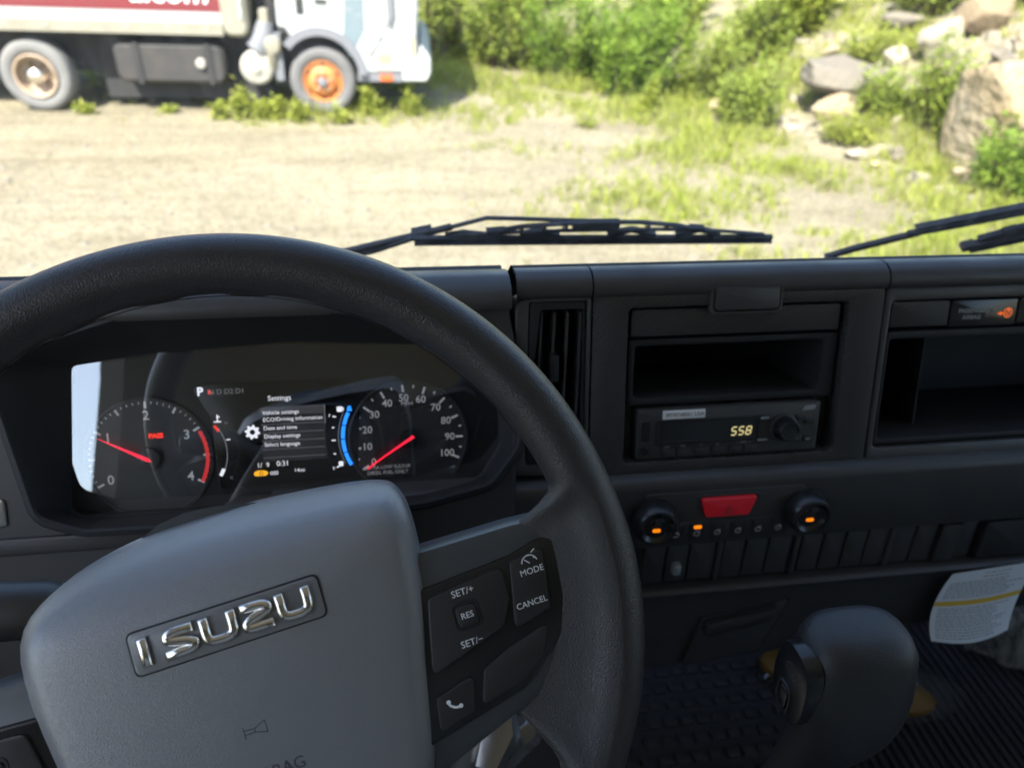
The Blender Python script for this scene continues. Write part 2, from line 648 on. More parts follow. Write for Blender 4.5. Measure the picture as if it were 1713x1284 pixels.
def axis_pts(lo, hi, c0, c1, fine, coarse):
    out, t = [], lo
    while t < hi:
        out.append(t)
        t += fine if c0 <= t < c1 else coarse
    out.append(hi)
    return out


xs = axis_pts(-220, 220, -6, 11, .22, 7)
ys = axis_pts(-60, 420, 3, 17, .22, 9)
gv = [(x, y, ground_h(x, y)) for y in ys for x in xs]
nx = len(xs)
gf = [(j * nx + i, j * nx + i + 1, (j + 1) * nx + i + 1, (j + 1) * nx + i) for j in range(len(ys) - 1) for i in range(nx - 1)]
gm = bpy.data.materials.new('gravel_ground')
gm.use_nodes = True
nt = gm.node_tree
b = nt.nodes['Principled BSDF']
b.inputs['Roughness'].default_value = 0.95
b.inputs['Specular IOR Level'].default_value = 0.1
tc = nt.nodes.new('ShaderNodeTexCoord')


def nz(scale, detail=6, rough=0.6):
    n = nt.nodes.new('ShaderNodeTexNoise')
    n.inputs['Scale'].default_value = scale
    n.inputs['Detail'].default_value = detail
    n.inputs['Roughness'].default_value = rough
    nt.links.new(tc.outputs['Object'], n.inputs['Vector'])
    return n


def ramp(src, stops):
    r = nt.nodes.new('ShaderNodeValToRGB')
    while len(r.color_ramp.elements) < len(stops):
        r.color_ramp.elements.new(0.5)
    for e, (p, c) in zip(r.color_ramp.elements, stops):
        e.position = p
        e.color = (*c, 1)
    nt.links.new(src, r.inputs[0])
    return r


def mixc(f, a, c, mode='MIX'):
    m = nt.nodes.new('ShaderNodeMix')
    m.data_type = 'RGBA'
    m.blend_type = mode
    if isinstance(f, float):
        m.inputs[0].default_value = f
    else:
        nt.links.new(f, m.inputs[0])
    nt.links.new(a, m.inputs[6])
    nt.links.new(c, m.inputs[7])
    return m.outputs[2]


big = ramp(nz(.55, 4).outputs['Fac'], [(.3, (.245, .217, .150)), (.5, (.285, .254, .178)), (.72, (.33, .298, .216))])
fine = ramp(nz(26, 8, .75).outputs['Fac'], [(.30, (.38, .37, .35)), (.5, (.95, .95, .95)), (.72, (1.35, 1.32, 1.28))])
base = mixc(1.0, big.outputs[0], fine.outputs[0], 'MULTIPLY')
mpt = nt.nodes.new('ShaderNodeMapping')
mpt.inputs['Scale'].default_value = (.28, 1.5, 1)
mpt.inputs['Rotation'].default_value = (0, 0, R(6))
nt.links.new(tc.outputs['Object'], mpt.inputs[0])
ntk = nz(1.3, 6, .65)
nt.links.new(mpt.outputs[0], ntk.inputs['Vector'])
tracks = ramp(ntk.outputs['Fac'], [(.36, (.80, .785, .76)), (.52, (1, 1, 1)), (.7, (1.1, 1.09, 1.06))])
base = mixc(1.0, base, tracks.outputs[0], 'MULTIPLY')
coarse = ramp(nz(9, 5, .7).outputs['Fac'], [(.33, (.74, .73, .70)), (.5, (1, 1, 1)), (.68, (1.15, 1.14, 1.12))])
base = mixc(1.0, base, coarse.outputs[0], 'MULTIPLY')
soil = ramp(nz(5, 6).outputs['Fac'], [(.3, (.16, .14, .08)), (.6, (.26, .24, .13)), (.8, (.20, .24, .07))])
att = nt.nodes.new('ShaderNodeAttribute')
att.attribute_name = 'green'
colr = mixc(att.outputs['Fac'], base, soil.outputs[0])
nt.links.new(colr, b.inputs['Base Color'])
bp = nt.nodes.new('ShaderNodeBump')
bp.inputs['Strength'].default_value = 0.9
bp.inputs['Distance'].default_value = 0.03
nt.links.new(nz(34, 8, .7).outputs['Fac'], bp.inputs['Height'])
nt.links.new(bp.outputs[0], b.inputs['Normal'])
MATS['gravel_ground'] = gm
ground = mk('ground', gv, gf, 'gravel_ground', None, 180, unit=1.0)
at_ = ground.data.attributes.new('green', 'FLOAT', 'POINT')
at_.data.foreach_set('value', [min(.7, .72 * green_amount(v[0], v[1])) if v[1] < 40 and abs(v[0]) < 40 else .6 for v in gv])
tag(ground, 'pale gravel lot rising into a weedy rocky bank', kind='structure')

# loose stones of the lot
pv, pf = [], []
for _ in range(9000):
    y = 4.2 + 9 * random.random() ** 1.3
    x = random.uniform(-5, 6.5)
    s = random.uniform(.006, .022) * (2.2 if random.random() < .04 else 1)
    z = ground_h(x, y)
    b0 = len(pv)
    ang = random.random() * 6.28
    for dx, dy, dz in ((1, 0, 0), (0, 1, 0), (-1, 0, 0), (0, -1, 0), (0, 0, .7), (0, 0, -.5)):
        q = random.uniform(.7, 1.2) * s
        pv.append((x + q * (dx * math.cos(ang) - dy * math.sin(ang)), y + q * (dx * math.sin(ang) + dy * math.cos(ang)), z + q * dz))
    for i in range(4):
        pf.append((b0 + i, b0 + (i + 1) % 4, b0 + 4))
        pf.append((b0 + (i + 1) % 4, b0 + i, b0 + 5))
tag(mk('gravel_stones', pv, pf, 'pebble', None, 0, unit=1.0), 'small loose stones scattered over the gravel lot', 'gravel', kind='stuff')

# grass and low weeds
for nm, m_, lab, cnt, lo, hgt in (('grass', 'leaf_yellow', 'short yellow green grass and weeds along the edge of the lot', 9000, .2, .095),
                                  ('dry_grass', 'dry_grass', 'dry straw coloured grass mixed into the weedy verge', 9000, .08, .075)):
    v_, f_ = [], []
    tries = 0
    while len(f_) < cnt * 5 and tries < cnt * 12:
        tries += 1
        y = random.uniform(4.6, 14.5)
        x = random.uniform(-4.5, 10)
        g = green_amount(x, y)
        if g < lo or random.random() > g ** 1.6 * 1.3:
            continue
        z = ground_h(x, y)
        hh = hgt * random.uniform(.5, 1.7) * (.6 + .8 * g)
        for k in range(5):
            a = random.random() * 6.28
            w = random.uniform(.004, .010)
            lx, ly = math.cos(a), math.sin(a)
            ox, oy = random.uniform(-.05, .05), random.uniform(-.05, .05)
            le = random.uniform(.1, .7) * hh
            b0 = len(v_)
            v_ += [(x + ox - ly * w, y + oy + lx * w, z - .01), (x + ox + ly * w, y + oy - lx * w, z - .01),
                   (x + ox + lx * le * .5 + ly * w * .7, y + oy + ly * le * .5 - lx * w * .7, z + hh * .6),
                   (x + ox + lx * le, y + oy + ly * le, z + hh)]
            f_.append((b0, b0 + 1, b0 + 2, b0 + 3))
    tag(mk(nm, v_, f_, m_, None, 0, unit=1.0), lab, 'grass', kind='stuff')


# ------------------------------------------------------------------ plants
def bush(name, x, y, w, h, n, m, label, cat='bush', group=None, leaf=.05, stems=46, lean=.5, upright=True):
    z = ground_h(x, y)
    t = thing(name, (x, y, z - .02), label, cat, group)
    rs = random.Random(int(x * 1000) * 7 + int(y * 1000))
    lv, lf, sv, sf = [], [], [], []
    tips = []
    for s in range(stems):
        a = rs.random() * 6.28
        rr = w / 2 * math.sqrt(rs.random())
        bx, by = rr * .55 * math.cos(a), rr * .55 * math.sin(a)
        hh = h * rs.uniform(.5, 1.12) * (1 - .25 * (rr / (w / 2)) ** 2)
        tx, ty = rr * math.cos(a) + rs.uniform(-lean, lean) * hh * .3, rr * math.sin(a) + rs.uniform(-lean, lean) * hh * .3
        tips.append((bx, by, tx, ty, hh))
        wd = .006 + .006 * h
        b0 = len(sv)
        for k in range(3):
            q = 2.09 * k
            sv.append((bx + wd * math.cos(q), by + wd * math.sin(q), 0))
        sv.append((tx, ty, hh))
        sf += [(b0, b0 + 1, b0 + 3), (b0 + 1, b0 + 2, b0 + 3), (b0 + 2, b0, b0 + 3)]
    for i in range(n):
        bx, by, tx, ty, hh = tips[rs.randrange(stems)]
        q = rs.uniform(.12, 1.0) ** (.75 if not upright else .9)
        sp = (.055 + .05 * h) * (1.2 - .9 * q) + .015
        px, py = bx + (tx - bx) * q + rs.gauss(0, sp * .55), by + (ty - by) * q + rs.gauss(0, sp * .55)
        pz = hh * q + rs.gauss(0, .03)
        if pz < .02:
            continue
        a = rs.random() * 6.28
        el = rs.uniform(-.5, .9)
        L = leaf * rs.uniform(.6, 1.35)
        W = L * rs.uniform(.13, .24)
        d = Vector((math.cos(a) * math.cos(el), math.sin(a) * math.cos(el), math.sin(el)))
        s = d.cross(Vector((rs.uniform(-.5, .5), rs.uniform(-.5, .5), 1))).normalized() * W
        p = Vector((px, py, pz))
        b0 = len(lv)
        lv += [tuple(p), tuple(p + d * L * .5 + s), tuple(p + d * L), tuple(p + d * L * .5 - s)]
        lf.append((b0, b0 + 1, b0 + 2, b0 + 3))
    mk('crown', lv, lf, m, t, 0, unit=1.0)
    mk('trunk', sv, sf, 'bark', t, 0, unit=1.0)
    return t


BG = 'leafy shrubs along the foot of the bank'
bush('shrub', 0.75, 13.3, 1.3, 2.0, 3800, 'leaf_mid', 'tall green shrub just past the front bumper of the parked truck', group=BG, leaf=.11)
bush('shrub', -0.5, 15.2, 2.4, 2.6, 4200, 'leaf_dark', 'dark tall shrub rising behind the white cab of the parked truck', group=BG, leaf=.13)
bush('shrub', 1.75, 12.7, 1.5, 1.7, 5200, 'leaf_mid', 'second green shrub to the right of the parked truck bumper', group=BG, leaf=.10)
bush('shrub', 2.65, 11.75, 1.6, 1.45, 7500, 'leaf_dark', 'dense feathery green shrub in the middle of the hedge line', group=BG, leaf=.085)
bush('shrub', 3.45, 10.6, 1.45, 1.35, 8000, 'leaf_dark', 'densest dark shrub at the near right end of the hedge line', group=BG, leaf=.085)
bush('shrub', 4.25, 10.2, 0.9, 1.1, 3600, 'leaf_mid', 'smaller shrub leaning right beside the densest dark shrub', group=BG, leaf=.08)
bush('shrub', 4.35, 12.6, 1.7, 1.3, 4800, 'leaf_mid', 'wide shrub on the bank behind the hedge line', group=BG, leaf=.10)
bush('shrub', 2.3, 14.6, 2.2, 1.9, 5000, 'leaf_mid', 'tall shrub at the top edge of the view behind the hedge', group=BG, leaf=.12)
bush('shrub', 5.15, 10.9, 1.0, 1.2, 3400, 'leaf_mid', 'bright shrub on the bank left of the scattered pale stones', group=BG, leaf=.09)
bush('shrub', 5.9, 11.1, .8, 1.0, 1900, 'leaf_yellow', 'broad leaved light green shrub high on the bank', group=BG, leaf=.15)
bush('shrub', 4.35, 9.0, .85, .85, 3000, 'leaf_mid', 'green weed bush in front of the flat grey rock slab', group=BG, leaf=.08)
bush('shrub', 5.95, 7.75, .65, .95, 2600, 'leaf_mid', 'upright weed bush at the left flank of the big tan boulder', group=BG, leaf=.08, upright=True)
bush('shrub', 5.65, 8.35, .6, .6, 1700, 'leaf_mid', 'low weed bush between the rock slab and the big boulder', group=BG, leaf=.08)
bush('shrub', 5.75, 6.05, .95, .75, 3600, 'leaf_dark', 'low green bush at the right edge below the big boulder', group=BG, leaf=.075)
bush('shrub', 7.3, 10.3, 1.4, .9, 2600, 'leaf_mid', 'shrub at the top of the bank above the white stone', group=BG, leaf=.10)
bush('shrub', 6.2, 9.6, .9, .45, 1500, 'leaf_yellow', 'low yellow green bush above the flat grey rock slab', group=BG, leaf=.07)
bush('shrub', 5.1, 8.0, .7, .35, 1500, 'leaf_yellow', 'low spreading weed below the narrow flat stone', group=BG, leaf=.06)
bush('shrub', 8.6, 8.8, 1.6, 1.0, 2200, 'leaf_mid', 'shrub on the bank behind the brown rocks at the right', group=BG, leaf=.1)
tv, tf = [], []
rs_ = random.Random(12)
n_ = 0
while n_ < 1500:
    x, y = rs_.uniform(-1, 10), rs_.uniform(5, 15)
    g = green_amount(x, y)
    if g < .38 or rs_.random() > g:
        n_ += .05
        continue
    n_ += 1
    z = ground_h(x, y)
    H_ = rs_.uniform(.12, .42) * (.5 + .7 * g)
    lx, ly = rs_.uniform(-.2, .2) * H_, rs_.uniform(-.2, .2) * H_
    for k in range(26):
        q = rs_.random()
        a = rs_.random() * 6.28
        L_ = rs_.uniform(.03, .07) * (1.25 - .8 * q)
        p = Vector((x + lx * q, y + ly * q, z + H_ * q))
        d_ = Vector((math.cos(a), math.sin(a), rs_.uniform(.1, 1.1))).normalized() * L_
        sd_ = d_.cross(Vector((0, 0, 1))).normalized() * L_ * .17
        b0 = len(tv)
        tv += [tuple(p), tuple(p + d_ * .5 + sd_), tuple(p + d_), tuple(p + d_ * .5 - sd_)]
        tf.append((b0, b0 + 1, b0 + 2, b0 + 3))
tag(mk('tall_weeds', tv, tf, 'leaf_yellow', None, 0, unit=1.0), 'wispy yellow green weeds spread over the verge and the bank', 'weeds', kind='stuff')
rv_, rf_ = [], []
for _ in range(420):
    x, y = rs_.uniform(4.6, 10.5), rs_.uniform(6, 12.5)
    d = toe_d(x, y)
    if d < .3:
        continue
    sz_ = rs_.uniform(.03, .12)
    z = ground_h(x, y)
    b0 = len(rv_)
    for dx in (-1, 1):
        for dy in (-1, 1):
            for dz in (-1, 1):
                rv_.append((x + sz_ * (dx * rs_.uniform(.6, 1.3)), y + sz_ * (dy * rs_.uniform(.5, 1)), z + sz_ * dz * rs_.uniform(.3, .8)))
    for q in ((0, 1, 3, 2), (4, 6, 7, 5), (0, 4, 5, 1), (2, 3, 7, 6), (0, 2, 6, 4), (1, 5, 7, 3)):
        rf_.append(tuple(b0 + i for i in q))
tag(mk('rubble', rv_, rf_, 'rock_white', None, 0, unit=1.0), 'broken pale rubble strewn over the bank between the boulders', 'rubble', kind='stuff')
WG = 'young weeds growing in front of the parked truck'
for x, y, w, h, lab in ((-1.73, 9.22, .16, .42, 'tallest spiky weed in front of the truck beside the round air tank'),
                        (-1.93, 9.2, .16, .20, 'small weed left of the tallest spiky weed by the truck'),
                        (-1.50, 9.2, .15, .24, 'slim weed just right of the tallest spiky weed'),
                        (-1.33, 9.2, .20, .28, 'bushy weed midway between tallest weed and the orange wheel'),
                        (-1.08, 9.1, .17, .28, 'weed touching the left side of the front tyre'),
                        (-.62, 9.02, .26, .20, 'low spreading weed under the orange front wheel'),
                        (-.25, 9.35, .20, .34, 'weed standing right of the front tyre under the bumper'),
                        (.22, 9.4, .22, .32, 'weed below the white bumper corner of the truck'),
                        (-3.45, 9.45, .14, .13, 'tiny weed at the right side of the rear tyre'),
                        (-2.55, 9.42, .10, .08, 'tiny weed under the dark fuel tank of the truck')):
    bush('weed', x, y, w, h, int(150 + 900 * h), 'leaf_yellow', lab, 'weed', WG, leaf=.07, stems=4, upright=True)
bush('weed', 2.3, 8.9, .3, .28, 260, 'leaf_yellow', 'lone weed tuft on the open verge before the hedge', 'weed', leaf=.06, stems=5, upright=True)
bush('weed', 3.1, 9.4, .28, .55, 420, 'leaf_yellow', 'pale upright weed in front of the dense shrub', 'weed', leaf=.08, stems=3, upright=True)


# ------------------------------------------------------------------ boulders
def boulder(x, y, sx, sy, sz, seed, m, label, rot=0, sink=.25, name='boulder', blocky=.35):
    bm = bmesh.new()
    bmesh.ops.create_icosphere(bm, subdivisions=4, radius=1)
    rs = random.Random(seed)
    planes = [(Vector((rs.gauss(0, 1), rs.gauss(0, 1), rs.gauss(0, .8))).normalized(), rs.uniform(.45, .80)) for _ in range(18)]
    o3 = Vector((seed * 3.7, seed * 1.3, 0))
    for v in bm.verts:
        p = v.co.copy()
        for n_, d_ in planes:
            k = p.dot(n_) - d_
            if k > 0:
                p -= n_ * k * .97
        p *= 1 + .05 * noise.fractal(p * 1.6 + o3, 1.0, 2.0, 4) + .035 * noise.fractal(p * 6 + o3, 1.0, 2.0, 3)
        v.co = Vector((p.x * sx, p.y * sy, p.z * sz))
    for f in bm.faces:
        f.smooth = True
    for e in bm.edges:
        if len(e.link_faces) == 2 and e.calc_face_angle(0) > R(17):
            e.smooth = False
    me = bpy.data.meshes.new(name)
    bm.to_mesh(me)
    bm.free()
    me.materials.append(MATS[m])
    o = bpy.data.objects.new(name, me)
    col.objects.link(o)
    o.location = (x, y, ground_h(x, y) + sz * (1 - 2 * sink) * .7)
    o.rotation_euler = (rs.uniform(-.15, .15), rs.uniform(-.15, .15), rot)
    tag(o, label, 'boulder', 'boulders lying on the bank')


boulder(6.12, 6.95, 1.06, .8, 1.02, 3, 'rock_tan', 'largest tan boulder with flat sunlit face at the right edge', .5)
boulder(5.72, 6.42, .48, .30, .24, 8, 'rock_tan', 'low tan rock at the foot of the largest boulder', .2)
boulder(5.66, 9.2, 1.05, .5, .24, 5, 'rock_grey', 'flat grey rock slab overhanging a dark hollow', .15, sink=.05)
boulder(5.48, 8.68, .72, .32, .2, 11, 'rock_tan', 'narrow flat tan stone lying below the grey slab', .1, sink=.2)
boulder(6.70, 9.05, .46, .38, .44, 14, 'rock_white', 'white chunky stone above and left of the largest boulder', .4)
boulder(6.25, 9.25, .24, .2, .2, 15, 'rock_white', 'small whitish stone left of the white chunky stone', .9)
boulder(7.35, 9.25, .5, .36, .36, 17, 'rock_brown', 'pointed brown rock above the white stone', .8)
boulder(7.45, 8.45, .36, .3, .26, 19, 'rock_tan', 'tan rock at the right edge behind the largest boulder', .3)
boulder(5.9, 10.2, .17, .14, .12, 21, 'rock_tan', 'small pinkish stone on the bank below the light shrub', .3)
boulder(4.18, 9.62, .26, .15, .14, 23, 'rock_tan', 'tan stone at the right foot of the densest shrub', .9)
boulder(8.2, 9.3, .7, .5, .5, 25, 'rock_brown', 'brown rock pile at the upper right corner', .2)
boulder(7.0, 8.35, .35, .22, .16, 27, 'rock_grey', 'grey stone wedged on top of the largest boulder', .5, sink=.1)
boulder(5.0, 7.55, .20, .14, .09, 29, 'rock_white', 'small cream stone among weeds left of the boulder', .2)
boulder(6.85, 10.1, .5, .3, .2, 31, 'rock_grey', 'grey weathered stone high on the bank in dry soil', .2)
boulder(5.35, 7.45, .22, .16, .10, 33, 'rock_grey', 'small grey stone beside the small cream stone', 1.2)
fl = lathe('yellow_flower_head', [(0.01, .0), (.035, .012), (.045, .03), (.03, .045), (.004, .05)], 'lamp_lens', None, n=12, unit=1.0)
fl.location = (5.0, 7.2, ground_h(5.0, 7.2) + .02)
tag(fl, 'small round yellow blob among the weeds below the rocks', 'flower')

# ------------------------------------------------------------------ parked box truck
TK = 1.0976
ddir = Vector((2.9, -.12, 0)).normalized()
Mt = Matrix(((ddir.x, -ddir.y, 0, -.73 * TK), (ddir.y, ddir.x, 0, 8.5 * TK), (0, 0, 1, 0), (0, 0, 0, 1)))
truck = thing('box_truck', Mt, 'white cab box truck with red and cream cargo box parked on the gravel', 'truck')
U = TK


def side_prism(name, poly, y0, y1, m, parent=truck, bev=.0, label=None):
    if area(poly) < 0:
        poly = poly[::-1]
    n = len(poly)
    if bev:
        pi = inset(poly, bev)
        loops = [[(p[0], y1, p[1]) for p in poly], [(p[0], y0 + bev, p[1]) for p in poly], [(p[0], y0, p[1]) for p in pi]]
    else:
        loops = [[(p[0], y1, p[1]) for p in poly], [(p[0], y0, p[1]) for p in poly]]
    return loft(name, loops, m, parent, cap0=True, unit=U, label=label)


def sbox(name, s0, s1, y0, y1, z0, z1, m, parent=truck, r=.0, bev=.0, label=None):
    poly = rect(s0, s1, z0, z1, r, 5) if r else [(s0, z0), (s1, z0), (s1, z1), (s0, z1)]
    return side_prism(name, poly, y0, y1, m, parent, bev, label)


cargo = sbox('cargo_box', -5.2, -.70, .02, 2.1, .80, 3.2, 'truck_cream')
sbox('red_panel', -5.15, -.90, .006, .02, .985, 2.6, 'truck_red', cargo)
sbox('bottom_rail', -5.2, -.90, -.015, .02, .775, .885, 'truck_cream', cargo)
sbox('upper_rail', -5.2, -.90, -.004, .02, .885, .98, 'truck_white', cargo)
sbox('corner_post', -.90, -.645, -.025, .3, .765, 3.2, 'truck_cream', cargo, r=.10, bev=.03)
sbox('post_strap', -.715, -.69, -.04, -.024, .93, 1.6, 'truck_white', cargo, r=.012)
rv = lathe('rivet', [(.012, 0), (.011, -.006), (.006, -.010)], 'truck_white', cargo, axis='y', n=8, unit=U)
rv.location = (-.702 * U, -.04 * U, .97 * U)
for s in (-.702,):
    for z in (1.07, 1.17, 1.27):
        o = rv.copy(); col.objects.link(o); o.parent = cargo; o.location = (s * U, -.04 * U, z * U)
for k in range(7):
    o = rv.copy(); col.objects.link(o); o.parent = cargo; o.location = ((-1.05 - .38 * k) * U, -.016 * U, .835 * U)
wt = text('lettering', [('a.com', -1000 * U, 1155 * U, 310 * U, 'RIGHT')], 'print_white', cargo, 0, shear=.25, bold=4)
wt.rotation_euler = (R(90), 0, 0)
wt.location = (0, -.002, 0)
# chassis, tank, tanks
sbox('chassis', -5.1, .9, .35, 1.75, .35, .80, 'truck_dark')
sbox('rear_chassis_skirt', -2.25, -.55, .30, .5, .10, .78, 'truck_dark')
sbox('fuel_tank', -2.03, -.95, .05, .55, .30, .68, 'tank', r=.10, bev=.03)
for s_ in (-1.80, -1.10):
    sbox('tank_strap', s_ - .03, s_ + .03, .035, .5, .29, .69, 'truck_dark', r=.09)
tc_ = lathe('tank_cap', [(.05, 0), (.05, -.03), (.04, -.04)], 'dusty_metal', truck, axis='y', n=14, unit=U)
tc_.location = (-1.18 * U, .05 * U, .50 * U)
at = lathe('air_tank', [(.17, .5), (.17, .03), (.16, .005), (.13, -.01), (.125, .0), (.05, -.015), (.045, -.03), (.02, -.035)], 'dusty_metal', truck, axis='y', n=24, unit=U)
at.location = (-.63 * U, .02 * U, .47 * U)
for k in range(12):
    a = 2 * math.pi * k / 12
    q = tube('air_tank_rib', [(.055 * math.cos(a), -.010, .055 * math.sin(a)), (.12 * math.cos(a + .12), -.006, .12 * math.sin(a + .12))], .006, 'dusty_metal', at, n=5, unit=U)
res = loft('white_reservoir', [[(x * sc - .44, -.02 + dy, z * sc + .69) for x, z in disc(0, 0, 1, 14)] for sc, dy in ((.06, .2), (.085, .12), (.09, .03), (.07, .0), (.02, -.005))], 'truck_cream', truck, unit=U)
tube('reservoir_spout', [(-.46, .03, .63), (-.455, .04, .5), (-.45, .06, .44)], [.06, .045, .02], 'truck_cream', truck, n=10, unit=U)
sbox('filter_bottle', -.55, -.46, .05, .15, .86, 1.02, 'truck_cream', r=.03, bev=.01)
tube('intake_pipe', [(-.5, .12, .90), (-.52, .12, .78), (-.60, .12, .64)], [.08, .12, .14], 'fender', truck, n=12, unit=U)
sbox('intake_stack', -.60, -.42, .25, .4, .6, 2.2, 'truck_dark', r=.03)
sbox('mud_flap', -.44, -.36, .03, .3, .35, .80, 'fender', r=.02)


def truck_wheel(s, kind):
    Mw = (s, 0.035, .345)
    tyre = lathe('tyre', [(.20, .03), (.215, .01), (.25, -.012), (.30, -.012), (.325, .0), (.343, .03), (.345, .10), (.345, .16), (.335, .2), (.2, .2)],
                 'tyre' if kind == 'front' else 'tyre_dusty', truck, axis='y', n=48, unit=U, cap1=False)
    tyre.location = [c * U for c in Mw]
    if kind == 'front':
        lathe('rim', [(.205, .03), (.208, .004), (.198, .0), (.188, .012), (.175, .03), (.155, .022), (.14, .0), (.115, -.02), (.085, -.025), (.07, -.012)], 'rim_orange', tyre, axis='y', n=40, unit=U)
        for k in range(6):
            a = 2 * math.pi * k / 6 + .5
            h = lathe('hand_hole', [(.022, .0), (.022, -.004)], 'truck_dark', tyre, axis='y', n=12, unit=U)
            h.location = (.165 * math.cos(a) * U, .022 * U, .165 * math.sin(a) * U)
        lathe('hub', [(.055, -.012), (.052, -.05), (.042, -.06), (.03, -.062)], 'fender', tyre, axis='y', n=5, unit=U, smooth=20)
        for k in range(5):
            a = 2 * math.pi * k / 5 + .3
            h = lathe('lug_nut', [(.012, -.01), (.012, -.035), (.007, -.042)], 'dusty_metal', tyre, axis='y', n=6, unit=U)
            h.location = (.083 * math.cos(a) * U, -.012 * U, .083 * math.sin(a) * U)
    else:
        lathe('rim', [(.205, .03), (.21, -.012), (.20, -.02), (.185, -.012), (.178, .02), (.17, .08), (.14, .10), (.08, .11), (.05, .11)], 'rim_cream', tyre, axis='y', n=40, unit=U)
        lathe('hub_cap', [(.085, .11), (.082, .02), (.07, -.015), (.045, -.03), (.01, -.034)], 'chrome', tyre, axis='y', n=24, unit=U)
        for k in range(6):
            a = 2 * math.pi * k / 6
            h = lathe('lug_nut', [(.014, .0), (.014, -.03), (.008, -.036)], 'rock_brown', tyre, axis='y', n=6, unit=U)
            h.location = (.115 * math.cos(a) * U, .10 * U, .115 * math.sin(a) * U)


truck_wheel(.03, 'front')
truck_wheel(-2.82, 'rear')
# cab
arch_r, ac = .44, (.03, .40)
arcp = [(ac[0] + arch_r * math.cos(R(a)), ac[1] + arch_r * math.sin(R(a)) * 1.02) for a in range(8, 130, 6)]
cabpoly = [(.45, .455), (.86, .455), (1.02, .50), (1.05, 1.25), (.95, 2.25), (.75, 2.35), (-.33, 2.35), (-.37, .90), (-.36, .86), (-.30, .845)] + [p for p in arcp[::-1] if p[0] > -.26]
cabin = side_prism('cab_body', cabpoly, 0.0, 2.0, 'truck_white', bev=.025)
arch_out = [(ac[0] + (arch_r + .035) * math.cos(R(a)), ac[1] + (arch_r + .03) * math.sin(R(a)) * 1.02) for a in range(4, 140, 5)]
arch_in = [(ac[0] + (arch_r - .05) * math.cos(R(a)), ac[1] + (arch_r - .05) * math.sin(R(a)) * 1.02) for a in range(4, 140, 5)]
side_prism('wheel_arch', arch_out + arch_in[::-1], -.03, .30, 'fender')
sbox('wheel_well', -.45, .46, .22, 1.8, .30, .84, 'truck_dark')
sbox('window_vent', -.165, -.09, -.004, .02, .985, 1.35, 'truck_dark', cabin, r=.01)
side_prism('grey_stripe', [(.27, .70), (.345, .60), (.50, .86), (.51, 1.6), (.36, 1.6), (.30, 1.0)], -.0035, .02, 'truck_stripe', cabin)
dr = side_prism('door_seam', [(.47, .785), (.80, .775), (.80, .77), (.47, .78)], -.004, .02, 'truck_dark', cabin)
sbox('door_edge_seam', -.055, -.05, -.003, .02, .87, 2.2, 'fender', cabin)
sbox('door_handle', .02, .14, -.02, .01, 1.10, 1.13, 'truck_dark', cabin, r=.01)
sbox('door_post_gap', .855, .862, -.003, .02, .50, 2.2, 'fender', cabin)
side_prism('mirror_bracket', [(.72, 1.5), (.80, 1.5), (.805, 1.0), (.76, .88), (.735, .95)], -.035, .0, 'fender', cabin, bev=.008)
tube('mirror_stay', [(.74, -.03, 1.0), (.62, -.03, .78), (.53, -.015, .62)], .008, 'dusty_metal', cabin, n=6, unit=U)
sbox('step_recess', .605, .765, -.0045, .02, .475, .655, 'dusty_metal', cabin, r=.012)
sbox('step_grip', .62, .75, -.012, .0, .56, .645, 'lamp_lens', cabin, r=.01)
sbox('sill', .40, .86, .01, 1.9, .365, .452, 'fender')
sbox('side_marker', .63, .76, -.004, .012, .375, .435, 'marker_orange', r=.006)
side_prism('bumper', rpoly([(.865, .37), (1.12, .375), (1.165, .46), (1.165, .60), (1.06, .74), (1.03, .60), (.865, .585)], .02, 3), -.012, 2.0, 'truck_white', bev=.015)
sbox('corner_lamp', .955, 1.0, -.006, .02, .63, .80, 'lamp_lens', cabin, r=.008)
sbox('headlamp', .97, 1.015, -.007, .02, .81, 1.03, 'lamp_glass', cabin, r=.01)
dl = text('lettering', [('1.800.000.0000', 245 * U, 1045 * U, 44 * U, 'CENTER'), ('www.                   .com', 265 * U, 1000 * U, 46 * U, 'CENTER')], 'print_grey', cabin, 0, shear=.2)
dl.rotation_euler = (R(90), 0, 0)
dl.location = (0, -.0045, 0)

# ------------------------------------------------------------------ cab shell around the camera
cab = thing('truck_cab', (0.4, 0, 1.1), 'dark interior shell of the truck cab around the windscreen', 'truck cab')
CX = Vector((0.4, 0, 1.1))


def cbox(name, x0, x1, y0, y1, z0, z1, m, parent=cab):
    vs = [(x - CX.x, y - CX.y, z - CX.z) for x in (x0, x1) for y in (y0, y1) for z in (z0, z1)]
    return mk(name, vs, [(0, 1, 3, 2), (4, 6, 7, 5), (0, 4, 5, 1), (2, 3, 7, 6), (0, 2, 6, 4), (1, 5, 7, 3)], m, parent, 0, unit=1.0)


